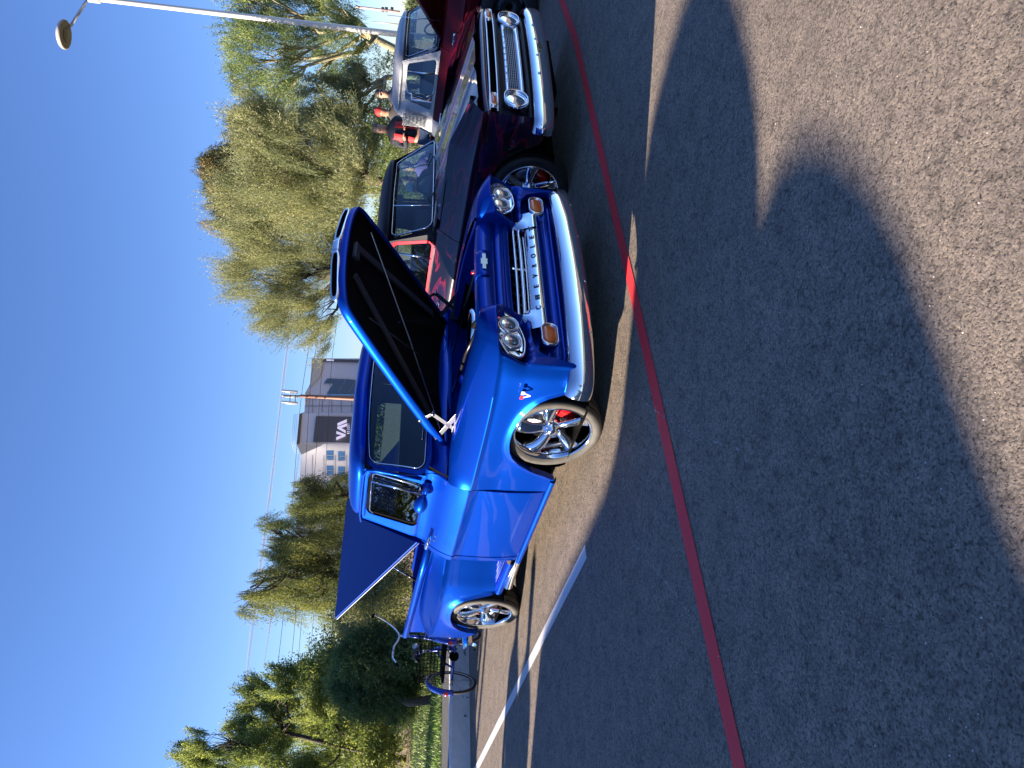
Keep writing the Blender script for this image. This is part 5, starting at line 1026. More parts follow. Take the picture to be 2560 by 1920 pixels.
tree('weeping_tree', 'tall dark weeping tree with brown seed clusters, highest crown behind the palo verdes', gb_(1000, 470, 36), pb([(545, 435, 50, 45), (580, 505, 55, 55), (518, 405, 34, 36), (610, 560, 45, 48), (600, 450, 60, 55), (545, 480, 48, 40), (560, 395, 45, 30), (500, 420, 30, 34), (535, 540, 40, 36)], 36), 'brown', 'weep', 5200, BARKD, 6, leaf=.16, wid=.022, spr=1.5, r0=.2)
tree('weeping_tree', 'small dark weeping treetop between the mesquite and the palo verde', gb_(1000, 330, 33), pb([(585, 320, 40, 38), (620, 290, 35, 38), (630, 350, 45, 42)], 33), 'brown', 'weep', 2200, BARKD, 7, leaf=.15, wid=.02, spr=1.3, r0=.15)
tree('willow_tree', 'green weeping tree in front of the hotel windows, above the blue cab', gb_(1010, 1240, 35), pb([(760, 1212, 36, 32), (770, 1262, 50, 42), (738, 1245, 28, 34), (835, 1222, 45, 38), (840, 1290, 50, 50), (790, 1310, 40, 35), (880, 1250, 40, 60)], 35), 'weep', 'weep', 3400, BARKD, 8, leaf=.12, wid=.013, spr=1.0, r0=.17)
tree('willow_tree', 'taller weeping tree with long hanging strands left of the bed lid', gb_(1010, 1430, 31), pb([(625, 1475, 30, 36), (600, 1505, 24, 31), (690, 1370, 50, 45), (665, 1320, 36, 34), (740, 1335, 55, 50), (735, 1430, 70, 55), (800, 1385, 65, 60), (790, 1475, 65, 45), (720, 1515, 50, 32), (650, 1500, 40, 34), (690, 1440, 60, 50), (840, 1440, 50, 60), (810, 1530, 42, 31)], 31), 'weep', 'weep', 7000, BARKD, 9, leaf=.11, wid=.011, spr=1.0, r0=.2)
tree('mesquite_tree', 'yellow green mesquite with dark bent limbs seen under the raised bed lid', gb_(1045, 1462, 16), pb([(930, 1500, 40, 45), (955, 1555, 35, 40), (900, 1560, 40, 45), (965, 1500, 35, 40), (985, 1420, 30, 45), (890, 1510, 30, 40)], 16), 'verde', 'bush', 3300, BARKD, 10, forks=[gb_(985, 1470, 16, 1.3), gb_(960, 1500, 16, 1.5)], r0=.13, leaf=.06, wid=.011)
ft = dpt(1082, 1742, 12.7)
tree('evergreen_tree', 'dense dark green round tree with short trunk on the lawn behind the tricycle', (ft.x, ft.y, KH-.05), pb([(905, 1640, 55, 50), (945, 1700, 50, 55), (985, 1640, 42, 50), (880, 1710, 50, 50), (960, 1595, 40, 36), (860, 1680, 34, 40), (1005, 1690, 34, 60), (1010, 1620, 30, 50), (925, 1750, 48, 40), (1000, 1760, 30, 44), (920, 1690, 50, 50)], 12.9, .2), 'dark', 'bush', 15000, BARK, 11, forks=[(ft.x+.02, ft.y+.1, .95)], r0=.075, leaf=.035, wid=.008, spr=.26)
tree('ash_tree', 'big airy light green tree at the left end of the lawn with open branches', gb_(1042, 1905, 16.8), pb([(715, 1715, 42, 45), (665, 1750, 50, 45), (745, 1795, 75, 60), (640, 1825, 55, 50), (530, 1870, 45, 40), (478, 1895, 26, 34), (600, 1905, 65, 50), (820, 1770, 60, 60), (700, 1890, 85, 60), (850, 1870, 75, 65), (925, 1850, 50, 60), (800, 1950, 90, 60), (560, 1950, 60, 50), (780, 1700, 40, 40)], 16.8), 'light', 'up', 12500, BARKD, 12, forks=[gb_(1000, 1860, 16.8, 1.6), gb_(900, 1830, 16.8, 2.9)], r0=.06, leaf=.055, wid=.010, spr=.42)
tree('ash_tree', 'yellow green tree filling the gap between the dark round tree and the big airy one', gb_(1030, 1800, 17.2), pb([(830, 1700, 60, 55), (880, 1780, 60, 60), (940, 1830, 50, 60), (790, 1740, 50, 45), (960, 1900, 40, 60), (850, 1640, 40, 30)], 17.2), 'light', 'bush', 4500, BARK, 13, forks=None, r0=.07, leaf=.07, wid=.015)
# trees beyond the left edge of the frame: they shade the maroon truck and the kerb, and show in the blue truck's glass
def wt(name, label, x, y, h, r, pal, mode, n, seed, bark=BARK, low=.42):
    rs = np.random.RandomState(seed); B_ = []
    for i in range(9):
        a = i*2.4; q = r*(.2+.5*((i*0.618) % 1)); B_.append((Vector((x+q*math.cos(a), y+q*math.sin(a), h*lerp(low+.1, .85, (i*.37) % 1))), (r*.45, r*.45, h*.16)))
    return tree(name, label, (x, y, .2), B_, pal, mode, n, bark, seed, leaf=.11, wid=.022, r0=.14)
wt('ash_tree', 'leafy tree beside the kerb just left of the frame', -17, 11.4, 9.0, 2.7, 'light', 'bush', 4200, 21)
wt('palo_verde_tree', 'slim palo verde on the lawn just left of the frame', -14, 8.9, 8.0, 1.9, 'verde', 'up', 1700, 27, low=.5)
wt('mesquite_tree', 'mesquite tree across the lot, behind the photographer on the left', -15, -12, 7.5, 3.8, 'mesq', 'bush', 3000, 24, low=.35)
wt('willow_tree', 'weeping tree across the lot, behind the photographer', -7, -19, 8, 3.6, 'weep', 'weep', 3000, 25, low=.35)
wt('ash_tree', 'leafy tree across the lot, far left behind the photographer', -23, -9, 8, 4.2, 'light', 'bush', 3000, 26, low=.3)
# low shrubs on the bare ground behind the lawn and a far belt of trees on the horizon
def shrub(label, c, r, pal, n, seed):
    rs = np.random.RandomState(seed); o = tree('shrub', label, (c.x, c.y, c.z-r*.8), [(c+Vector((rs.normal(0, r*.4), rs.normal(0, r*.4), 0)), (r, r, r*.7)) for _ in range(3)], pal, 'bush', n, BARKD, seed, leaf=.05, wid=.012, r0=.03, spr=.3); o['category'] = 'shrub'; return o
for i, (px, py, Y, r, pal, lab) in enumerate(((1000, 1575, 19, .9, 'dark', 'dark shrub behind the pickup tailgate'), (1012, 1815, 24, .8, 'dark', 'low shrub on the bare ground beyond the lawn, right of the leaning trunk'), (1005, 1890, 23, 1.0, 'brown', 'brownish shrub at the far left beyond the lawn'), (985, 1350, 24, 1.6, 'mesq', 'rounded shrub hidden behind the blue cab'),
      (995, 520, 20, 1.3, 'light', 'bright yellow green shrub under the palo verde behind the flamed truck'), (985, 340, 21, 1.2, 'light', 'bright green shrub behind the people'), (1000, 250, 24, 1.3, 'mesq', 'shrub behind the silver cab'))):
    shrub(lab, dpt(px, py, Y), r, pal, 1300, 40+i)
def farwood():
    rs = np.random.RandomState(9); Q = []
    for i in range(90):
        x = -95+i*2.6+rs.uniform(-1, 1); y = 108+rs.uniform(-8, 8)+.05*abs(x); h = rs.uniform(2.6, 5.2)*(.45 if x > 36 else 1); n = 420
        d = rs.normal(0, 1, (n, 3)); d /= np.linalg.norm(d, axis=1)[:, None]; p = np.array([x, y, h*.5])+d*np.array([2.4, 2.4, h*.5])*rs.uniform(.5, 1.05, (n, 1))
        p[:, 2] = np.maximum(p[:, 2], .1); u = rs.normal(0, .22, (n, 3)); v = rs.normal(0, .22, (n, 3)); Q.append(np.stack([p, p+u, p+u+v, p+v], 1))
    Q = np.concatenate(Q); o = npmesh('distant_trees', Q.reshape(-1, 3), 4, None, None, mats=[leafm('distant_leaf', (.07, .085, .05), .1), PAL['mesq'][1]], idx=rs.randint(0, 2, len(Q))); tag(o, 'belt of low desert trees far off on the horizon', 'trees', kind='stuff')
farwood()
# ------------------------------------------------------------------ hotel
YB = 220.
def hb(px, py, y=YB): d = ray(px, py); return CAMP+d*(y/(d.y-.16*d.x))
def slab(name, pts, y0, th, m, parent, **k):
    """polygon given in photograph pixels at distance y0, given real thickness away from the camera"""
    a = [hb(px, py, y0) for px, py in pts]; d = Vector((0, th, 0)); b_ = [p+d for p in a]; N = len(a)
    return mk(name, a+b_, [tuple(range(N)), tuple(range(2*N-1, N-1, -1))]+[(i, N+i, N+(i+1) % N, (i+1) % N) for i in range(N)], m, parent, smooth=False, **k)
c4f = lambda x, y: (560+x*.217, 800+y*.217)
STU = pm('hotel_stucco', (.66, .66, .68), .9, var=(.15, .06)); STU2 = pm('cream_and_sunlit_stucco', (.62, .56, .44), .9); CHAR = pm('charcoal_sign_panel', (.085, .085, .095), .5); GLB = pm('blue_hotel_glass', (.10, .22, .42), .12, .6); DSLAB = pm('dark_roof_edge', (.12, .10, .09), .8); PINK = pm('white_sign_letter', (.90, .80, .92), .4, emis=(.10, .09, .11)); SEAM = pm('panel_joint', (.22, .23, .25), .8)
hotel = thing('hotel_building', 'large grey hotel with a dark sign panel on its tower, far behind the blue cab', 'building')
G_ = 960
slab('wall', [(779, 899), (775, 960), (763, 982), (761, 1035), (G_, 1035), (G_, 899)], YB, 30, STU, hotel)
slab('wall', [(780, 896), (780, 899.5), (G_, 899.5), (G_, 896)], YB+2, 40, STU, hotel)
slab('banner', [c4f(1120, 445), c4f(1120, 478), c4f(1600, 492), c4f(1600, 460)], YB-.5, .4, CHAR, hotel)
slab('banner_logo', [c4f(1180, 452), c4f(1180, 470), c4f(1265, 472), c4f(1265, 455)], YB-.8, .2, PINK, hotel)
slab('parapet', [c4f(1010, 475), c4f(1148, 482), c4f(1135, 570), c4f(1095, 665), c4f(990, 770), c4f(1008, 600)], YB-.7, .6, STU2, hotel)
slab('parapet', [c4f(935, 832), c4f(975, 832), c4f(975, 855), c4f(955, 900), c4f(940, 1000)], YB-.7, .6, STU2, hotel)
for q in ([(1190, 675), (1290, 675), (1250, 730), (1150, 730)], [(1290, 680), (1400, 680), (1300, 850), (1185, 850)], [(1410, 680), (1510, 690), (1425, 850), (1310, 850)], [(1520, 690), (1640, 700), (1560, 850), (1435, 850)]):
    slab('window', [c4f(*p) for p in q], YB-.4, .3, pm('slate_glass', (.06, .10, .17), .25, .4), hotel)
slab('window', [c4f(1185, 852), c4f(1600, 855), c4f(1600, 870), c4f(1185, 868)], YB-.5, .3, GLB, hotel)
for x in (1020, 1130, 1240, 1350, 1470): slab('panel_joint', [c4f(x, 870), c4f(x, 1080), c4f(x+3, 1080), c4f(x+3, 870)], YB-.25, .2, SEAM, hotel)
for y in (900, 985): slab('panel_joint', [c4f(940, y), c4f(1600, y), c4f(1600, y+3), c4f(940, y+3)], YB-.28, .2, SEAM, hotel)
tw = slab('tower', [c4f(870, 1085), c4f(840, 1430), (G_, 1110), (G_, 1035)], YB-8, 34, STU, hotel)
slab('roof_edge', [c4f(868, 1083), c4f(895, 1086), c4f(868, 1430), c4f(836, 1430)], YB-8.6, 5, DSLAB, hotel)
sp_ = slab('sign_panel', [c4f(1060, 1108), c4f(1800, 1122), c4f(1800, 1424), c4f(1025, 1405)], YB-9, .8, CHAR, hotel)
for q in ([(1295, 1280), (1400, 1318), (1400, 1338), (1293, 1385), (1293, 1350), (1357, 1327), (1295, 1312)], [(1305, 1230), (1415, 1192), (1416, 1222), (1352, 1245), (1400, 1272), (1403, 1305), (1305, 1250)], [(1415, 1143), (1415, 1178), (1310, 1222), (1305, 1190)]):
    slab('letter', [c4f(*p) for p in q], YB-9.4, .3, PINK, sp_)
for i, ch in enumerate('RESORT'):
    v, f = text_mesh(ch, 1, .02, bold=.02); c = hb(*c4f(1434, 1304-21*i), YB-9.5); sx = .217*18*(YB/1897)*1.15; sz = .217*42*(YB/1897)
    mk('letter', [c+RR*(p[0]*sx)+UU*(p[1]*sz)+Vector((0, p[2], 0)) for p in v], f, PINK, sp_, smooth=False)
for x in (1075, 1165): slab('panel_joint', [c4f(x, 1110), c4f(x-8, 1405), c4f(x-4, 1405), c4f(x+4, 1110)], YB-9.2, .15, SEAM, hotel)
slab('sunlit_wall_patch', [c4f(838, 1430), c4f(1145, 1436), c4f(890, 1552)], YB-9, .8, STU2, hotel)  # sunlit triangle of the tower's flank, its sunlight put into the cream colour
wing = slab('wall', [(753, 1110), (753, 1136), (746, 1250), (738, 1325), (738, 1400), (960, 1400), (960, 1110)], YB, 30, STU, hotel)
slab('wall', [(790, 1400), (790, 1470), (853, 1470), (853, 1549), (960, 1549), (960, 1400)], YB+6, 30, STU, hotel)
MULL = pm('window_mullion', (.3, .32, .36), .5)
for r_ in range(4):
    for k in range(10):
        py = 1139+k*38-(2 if r_ % 2 else 0); px = 788.5+28.5*r_
        if r_ == 0 and k < 6: continue
        w = slab('window', [(px, py-11), (px, py+11), (px+17, py+11), (px+17, py-11)], YB-.3, .2, GLB, hotel); slab('mullion', [(px, py+1), (px, py+2.6), (px+17, py+2.6), (px+17, py+1)], YB-.5, .15, MULL, w)
for k in range(5): slab('floor_joint', [(781+28.5*k, 1137), (781+28.5*k, 1400), (782+28.5*k, 1400), (782+28.5*k, 1137)], YB-.22, .15, SEAM, hotel)
rail = MB()
for i in range(19): t = i/18; a = hb(*c4f(lerp(805, 778, t), lerp(1088, 1428, t)), YB-8); b_ = hb(*c4f(lerp(862, 836, t), lerp(1088, 1428, t)), YB-8); rail.tube([a, b_], .035, 4)
for q in (0, .33, .66): rail.tube([hb(*c4f(lerp(805, 862, q), 1088), YB-8), hb(*c4f(lerp(778, 836, q), 1428), YB-8), hb(*c4f(lerp(820, 885, q), 1545), YB+6)], .035, 4)
ro_ = rail.mk('roof_railing', MULL, hotel)
# ------------------------------------------------------------------ phone mast, masts, crane, wires, contrails
RUST = pm('rust_brown_steel', (.22, .10, .06), .6); GALV = pm('galvanised_steel', (.42, .43, .44), .45, .4); DKG = pm('dark_antenna_grey', (.10, .10, .11), .6)
YM = 85.
mast = thing('cell_tower', 'brown phone mast with three clusters of antennas in front of the hotel', 'tower')
MB().tube([dpt(985, 990, YM), dpt(887, 996, YM), dpt(751, 990, YM)], [.26, .24, .17], 14).mk('mast_pole', RUST, mast)
MB().tube([dpt(751, 990, YM), dpt(708, 990, YM)], [.10, .06], 8).mk('mast_top', DKG, mast)
for py, dy in ((979, -.6), (991, .9), (1007, -.2)):
    for k in range(3):
        a = dpt(704+5*k, py-1.5+k*1.5, YM+dy+.3*k); b_ = dpt(744, py-1.5+k*1.5, YM+dy+.3*k); m_ = (a+b_)/2; MB().box(m_, (.20, .14, (a-b_).length)).mk('antenna_panel', GALV if k != 1 else DKG, mast, bev=.03)
    bar('antenna_arm', dpt(725, 990, YM), dpt(725, py, YM+dy), .08, .08, DKG, parent=mast); bar('antenna_arm', dpt(738, 990, YM), dpt(738, py, YM+dy), .08, .08, DKG, parent=mast)
for px in (765, 789, 811): bar('mast_step', dpt(px, 990, YM-.2), dpt(px, 1004, YM-.2), .06, .06, DKG, parent=mast)
ml = thing('radio_mast', 'thin pinkish radio mast low in the sky right of the light pole', 'mast')
MB().tube([dpt(890, 17, 190), dpt(1000, 30, 190)], .28, 6).mk('mast_pole', pm('pinkish_mast_paint', (.55, .38, .36), .6), ml)
for px in (957, 966, 980): MB().box(dpt(px, 24, 190), (1.1, .4, .7)).mk('mast_antenna', DKG, ml)
o = MB().tube([dpt(930, 54, 150), dpt(1000, 61, 150)], .09, 6).mk('flagpole', GALV); tag(o, 'bare thin flagpole seen above the silver cab roof', 'pole')
crane = thing('tower_crane', 'tip of a red and white lattice crane jib above the trees on the left', 'crane')
A1, A2, B1, B2 = dpt(747, 1657, 230), dpt(752, 1666, 230), dpt(784, 1688, 230), dpt(788, 1697, 230); REDP = pm('crane_red', (.65, .05, .05), .5); n = 7
for i in range(n):
    t0, t1 = i/n, (i+1)/n; m = REDP if i % 2 == 0 else WHITEP
    s_ = MB(); s_.tube([A1.lerp(B1, t0), A1.lerp(B1, t1)], .17, 5); s_.tube([A2.lerp(B2, t0), A2.lerp(B2, t1)], .17, 5); s_.tube([A1.lerp(B1, t0), A2.lerp(B2, t1)], .10, 4); s_.tube([A2.lerp(B2, t0)+Vector((0, 1.2, 0)), A1.lerp(B1, t1)+Vector((0, 1.2, 0))], .10, 4)
    s_.mk('jib_section', m, crane)
MB().tube([dpt(739, 1658, 230), dpt(800, 1658.5, 230)], .05, 5).mk('hoist_cable', DKG, crane)
CAB = pm('black_cable', (.02, .02, .022), .6)
for i, L_ in enumerate(([(781, 813), (749, 1034), (728, 1290), (711, 1512), (693, 1679), (670, 1920)], [(801, 815), (777, 956), (757, 1290), (737, 1559), (726, 1679), (706, 1920)], [(816, 839), (807, 895), (778, 1300), (753, 1563), (742, 1693), (722, 1920)], [(837, 843), (830, 895), (806, 1300), (782, 1563), (773, 1675), (756, 1920)])):
    p = crv([tuple(dpt(a, b, 130+.0*b)) for a, b in [(L_[0][0]*2-L_[1][0] if 0 else L_[0][0]+(L_[0][0]-L_[1][0])*1.2, L_[0][1]+(L_[0][1]-L_[1][1])*1.2)]+L_], 40)
    o = MB().tube(p, .045, 4).mk('power_line', CAB); tag(o, ['topmost', 'second', 'third', 'lowest'][i]+' of the four black power lines crossing the sky behind the mast', 'cable', 'power lines across the sky')
def trailm():
    m = bpy.data.materials.new('contrail_vapour'); m.use_nodes = True; n = m.node_tree; L = n.links.new
    for x in list(n.nodes): n.nodes.remove(x)
    o = n.nodes.new('ShaderNodeOutputMaterial'); mx = n.nodes.new('ShaderNodeMixShader'); t = n.nodes.new('ShaderNodeBsdfTransparent'); d = n.nodes.new('ShaderNodeBsdfDiffuse'); d.inputs[0].default_value = (.95, .97, 1, 1); tl = n.nodes.new('ShaderNodeBsdfTranslucent'); tl.inputs[0].default_value = (.95, .97, 1, 1); ad = n.nodes.new('ShaderNodeMixShader')
    L(d.outputs[0], ad.inputs[1]); L(tl.outputs[0], ad.inputs[2]); ad.inputs[0].default_value = .5
    g = n.nodes.new('ShaderNodeNewGeometry'); dt = n.nodes.new('ShaderNodeVectorMath'); dt.operation = 'DOT_PRODUCT'; L(g.outputs['Normal'], dt.inputs[0]); L(g.outputs['Incoming'], dt.inputs[1])
    ab = n.nodes.new('ShaderNodeMath'); ab.operation = 'ABSOLUTE'; L(dt.outputs['Value'], ab.inputs[0]); pw = n.nodes.new('ShaderNodeMath'); pw.operation = 'POWER'; pw.inputs[1].default_value = 2.; L(ab.outputs[0], pw.inputs[0])
    tc = n.nodes.new('ShaderNodeTexCoord'); nz_ = n.nodes.new('ShaderNodeTexNoise'); nz_.inputs['Scale'].default_value = .006; nz_.inputs['Detail'].default_value = 6; L(tc.outputs['Object'], nz_.inputs['Vector']); mr = n.nodes.new('ShaderNodeMapRange'); mr.inputs[1].default_value = .3; mr.inputs[2].default_value = .7; mr.inputs[3].default_value = .18; mr.inputs[4].default_value = .72; L(nz_.outputs[0], mr.inputs[0])
    mu = n.nodes.new('ShaderNodeMath'); mu.operation = 'MULTIPLY'; L(pw.outputs[0], mu.inputs[0]); L(mr.outputs[0], mu.inputs[1]); L(mu.outputs[0], mx.inputs[0]); L(t.outputs[0], mx.inputs[1]); L(ad.outputs[0], mx.inputs[2]); L(mx.outputs[0], o.inputs[0]); return m
CT = trailm()
for L_, r, lab in (([(760, 600), (725, 813), (705, 980), (684, 1160), (664, 1322), (632, 1560), (610, 1751)], [24, 24, 21, 22, 24, 30, 8], 'upper white contrail crossing the sky above the mast'), ([(860, 600), (807, 837), (795, 895), (750, 1120), (732, 1256), (722, 1325), (675, 1563), (659, 1671)], [28, 28, 26, 22, 22, 20, 20, 6], 'fainter lower contrail disappearing behind the hotel')):
    pts = [tuple(dpt(a, b, 8500)) for a, b in L_]; p = crv(pts, 60); o = MB().tube(p, [lerp(0, 1, 1)*pl([(i/(len(r)-1), q) for i, q in enumerate(r)], i/59) for i in range(60)], 10, caps=False).mk('contrail', CT); tag(o, lab, 'contrail')
# ------------------------------------------------------------------ light pole
YP = 18.4
pole = thing('light_pole', 'tall white metal light pole with a round lamp head in the upper corner', 'light pole', tuple(Vector((dpt(1150, 104, YP).x, YP, KH))))
O_ = Vector(pole.location); PW = pm('cream_pole_paint', (.62, .60, .54), .38, .1, coat=.3)
MB().tube([dpt(1170, 106, YP)-O_, dpt(1007, 87, YP)-O_, dpt(266, 0, YP)-O_, dpt(214, -6, YP)-O_], [.075, .071, .054, .052], 28).mk('pole', PW, pole)
MB().tube([dpt(250, -1, YP)-O_, dpt(214, -6, YP)-O_], .085, 24).mk('tenon', PW, pole)
MB().box(Vector((0, 0, .02)), (.3, .3, .04)).mk('base_plate', GALV, pole, bev=.01)
for dx in (-.11, .11):
    for dy in (-.11, .11): MB().lathe([(0, .03), (.012, .03), (.014, 0)], c=(dx, dy, .04), axis=(0, 0, 1), n=8).mk('anchor_bolt', GALV, pole)
a, b_ = dpt(214, 6, YP), dpt(176, 66, YP-.15)
MB().tube([a-O_, b_-O_], .030, 14).mk('lamp_arm', GALV, pole)
lc = dpt(160, 86, YP-.2)-O_; ax = Vector((.05, .02, 1)).normalized()
MB().lathe([(0, .12), (.11, .115), (.20, .09), (.275, .05), (.30, .02), (.305, .0)], c=lc, axis=ax, n=44).mk('lamp_cover', PW, pole)
MB().lathe([(.308, .0), (.310, -.02), (.305, -.035), (.27, -.04), (0.001, -.04)], c=lc, axis=ax, n=44).mk('lamp_rim', pm('warm_grey_lamp_underside', (.30, .27, .22), .5), pole)
MB().lathe([(.14, -.042), (.13, -.055), (.10, -.06), (.001, -.06)], c=lc, axis=ax, n=30).mk('lamp_lens', pm('brown_lamp_lens', (.20, .17, .12), .25), pole)
MB().lathe([(.15, -.041), (.158, -.048), (.15, -.05)], c=lc, axis=ax, n=30).mk('lens_ring', DKG, pole)
# ------------------------------------------------------------------ tricycle behind the truck
TC = Vector((-3.45, 9.36, 0))
trk = thing('tricycle', 'blue adult tricycle with black wire basket and chrome handlebar standing behind the truck', 'tricycle', tuple(TC), R(88))
TBL = pm('blue_bicycle_enamel', (.005, .04, .35), .25, .2, coat=1); WIRE = pm('black_coated_wire', (.006, .006, .006), .8, spec=.05)
def bwheel(x, y, r, name='wheel'):
    w = MB().lathe([(r-.040, .010), (r-.028, .014), (r-.020, .012), (r-.020, -.012), (r-.028, -.014), (r-.040, -.010)], c=(x, y, r), n=44).mk(name, pm('white_rim', (.55, .56, .58), .3, .4), trk)
    MB().tube([Vector((x+(r-.014)*math.cos(a), y, r+(r-.014)*math.sin(a))) for a in lin(0, 2*math.pi, 45)[:-1]], .019, 8, closed=True).mk('tyre', RUB, w)
    for k in range(18):
        a = k*math.pi/9; MB().tube([Vector((x+.018*math.cos(a+1.2), y+(.025 if k % 2 else -.025), r+.018*math.sin(a+1.2))), Vector((x+(r-.036)*math.cos(a), y, r+(r-.036)*math.sin(a)))], .0014, 3).mk('wire_spoke', DULLCH, w)
    MB().lathe([(0, .04), (.018, .038), (.022, .02), (.016, 0), (.022, -.02), (.018, -.038), (0, -.04)], c=(x, y, r), n=14).mk('hub', DULLCH, w); return w
RW = .305
def mud(x, y, r, a0, a1, parent=trk):
    rows = []
    for a in lin(a0, a1, 20):
        rows.append([Vector((x+rr*math.cos(a), y+yy, r+rr*math.sin(a))) for yy, rr in ((-.036, r-.008), (-.030, r+.014), (-.012, r+.024), (.012, r+.024), (.030, r+.014), (.036, r-.008))])
    return MB().grid(rows).mk('mudguard', TBL, parent, solid=.002)
for sg in (1, -1):
    bwheel(0, .31*sg, RW); m_ = mud(0, .31*sg, RW, R(60), R(178))
    MB().lathe([(0, .012), (.024, .010), (.030, 0)], c=(-RW-.024, .31*sg, RW+.10), axis=(-1, 0, .2), n=16).mk('reflector', REDLENS, trk)
MB().tube([(0, -.29, RW), (0, .29, RW)], .017, 12).mk('rear_axle', TBL, trk)
MB().lathe([(0, .05), (.045, .045), (.06, .02), (.06, -.02), (.045, -.045), (0, -.05)], c=(0, -.02, RW), n=20).mk('axle_gear', WIRE, trk)
b = MB(); b.tube([(0, .13, RW), (.10, .10, .42), (.30, .0, .52)], .014, 8); b.tube([(0, -.13, RW), (.10, -.10, .42), (.30, 0, .52)], .014, 8); b.tube([(.28, 0, .24), (.22, 0, .60)], .017, 8); b.tube([(0, 0, RW), (.30, 0, .26)], .016, 8); b.tube([(.28, 0, .27), (.50, 0, .36), (.66, 0, .62), (.68, 0, .70)], .022, 10); b.tube([(.66, 0, .66), (.69, 0, .82)], .020, 10)
for sg in (1, -1): b.tube([(.69, .0, .64), (.715, .045*sg, .62), (.74, .05*sg, .45), (.80, .05*sg, .30)], .012, 8)
b.mk('frame', TBL, trk)
bwheel(.80, 0, .285, 'wheel'); mud(.80, 0, .285, R(40), R(170))
b = MB(); b.tube([(.20, 0, .58), (.185, 0, .72)], .013, 10); b.mk('seat_post', CHROME, trk)
rows = []
for t in lin(0, 1, 12):
    w = lerp(.115, .025, t**.8)*(1 if t > .05 else .7); x = lerp(.06, .34, t); rows.append([Vector((x, q*w, .775+.02*(1-q*q)-.03*math.sin(t*3)*.4-.05*abs(q)**3)) for q in lin(-1, 1, 9)])
b = MB(); b.grid(rows); b.mk('saddle', ENGBLK, trk, solid=.035)
hbp = crv([(.62, -.29, 1.32), (.68, -.26, 1.27), (.74, -.14, 1.10), (.71, -.05, .99), (.69, 0, .96), (.68, .05, .97), (.66, .14, 1.02), (.58, .24, 1.03), (.50, .28, .98)], 40)
MB().tube(hbp, .012, 10).mk('handlebar', CHROME, trk); MB().tube([(.69, 0, .80), (.69, 0, .96)], .013, 10).mk('stem', CHROME, trk)
for sg, x_, z in ((-1, .62, 1.32), (1, .50, .98)): MB().tube([(x_-.09, .30*sg, z+.03*(sg < 0)-.02), (x_+.01, .29*sg, z)], .017, 10).mk('grip', WIRE, trk)
MB().tube([(.68, .06, 1.0), (.60, .16, 1.12), (.45, .10, .9), (.25, .02, .5)], .003, 5).mk('brake_cable', WIRE, trk)
MB().tube([(.66, -.10, 1.06), (.62, -.02, 1.16), (.70, .08, 1.08)], .003, 5).mk('brake_cable', WIRE, trk)
# basket, wire by wire
bx0, bx1, by0, by1, bz0, bz1 = -.20, .14, -.235, .235, .44, .74
bk_ = MB().box(((bx0+bx1)/2, 0, bz0), (bx1-bx0, by1-by0, .030)).mk('basket', WIRE, trk)
for q in lin(bz0, bz1, 8): MB().tube([(bx0, by0, q), (bx1, by0, q), (bx1, by1, q), (bx0, by1, q)], .0028 if q < bz1 else .005, 5, closed=True).mk('basket_wire', WIRE, bk_)
for q in lin(by0, by1, 11):
    for xx in (bx0, bx1): MB().tube([(xx, q, bz0), (xx, q, bz1)], .0024, 4).mk('basket_wire', WIRE, bk_)
for q in lin(bx0, bx1, 8)[1:-1]:
    for yy in (by0, by1): MB().tube([(q, yy, bz0), (q, yy, bz1)], .0024, 4).mk('basket_wire', WIRE, bk_)
b = MB(); b.tube([Vector((.29+.06*math.cos(a), -.06, .27+.10*math.sin(a))) for a in lin(0, 2*math.pi, 21)[:-1]], .006, 6, closed=True); b.tube([(.29, -.10, .27), (.36, -.11, .14)], .009); b.tube([(.29, .08, .27), (.22, .10, .40)], .009); b.mk('crank', CHROME, trk)
for p in ((.36, -.15, .14), (.22, .14, .40)): MB().box(p, (.08, .09, .02)).mk('pedal', WIRE, trk, bev=.004)
MB().tube([(0, -.05, .36), (.20, -.06, .38), (.33, -.06, .34), (.36, -.06, .24), (.28, -.06, .17)], .010, 8).mk('chain_guard', WHITEP, trk)
MB().box((.30, -.11, .155), (.04, .05, .03)).mk('orange_reflector', pm('orange_lens', (.8, .12, .02), .3), trk, bev=.005)
# ------------------------------------------------------------------ people
def skin_obj(name, verts, edges, radii, m, parent, sub=2, root=0):
    me = bpy.data.meshes.new(name); me.from_pydata(verts, edges, []); o = bpy.data.objects.new(name, me); COL.objects.link(o); o.parent = parent
    md = o.modifiers.new('skin', 'SKIN'); md.use_smooth_shade = True; sv = me.skin_vertices[0].data if len(me.skin_vertices) else None
    if sv is None: bm = bmesh.new(); bm.from_mesh(me); bm.verts.layers.skin.verify(); bm.to_mesh(me); bm.free(); sv = me.skin_vertices[0].data
    for i, r in enumerate(radii): sv[i].radius = r if isinstance(r, tuple) else (r, r); sv[i].use_root = (i == root)
    u = o.modifiers.new('sub', 'SUBSURF'); u.levels = sub; u.render_levels = sub; me.materials.append(m); return o
SKIN = pm('skin', (.42, .22, .14), .5); SKIN2 = pm('tanned_skin', (.33, .17, .10), .5); JEAN = pm('blue_denim', (.04, .07, .14), .85, var=(20, .3)); KHAKI = pm('khaki_cloth', (.25, .22, .16), .85)
JBLK = pm('black_jacket_cloth', (.012, .014, .025), .7); JRED = pm('red_jacket_panel', (.50, .015, .02), .6); JGREY = pm('grey_jacket_panel', (.18, .18, .19), .7); CREAM = pm('cream_cap_cloth', (.55, .52, .42), .8); REDC = pm('red_cap_cloth', (.60, .02, .02), .7); PURP = pm('purple_shirt', (.14, .10, .28), .8); BROWNH = pm('dark_hair', (.03, .02, .015), .6); GREYH = pm('grey_brown_hair', (.14, .10, .07), .7)
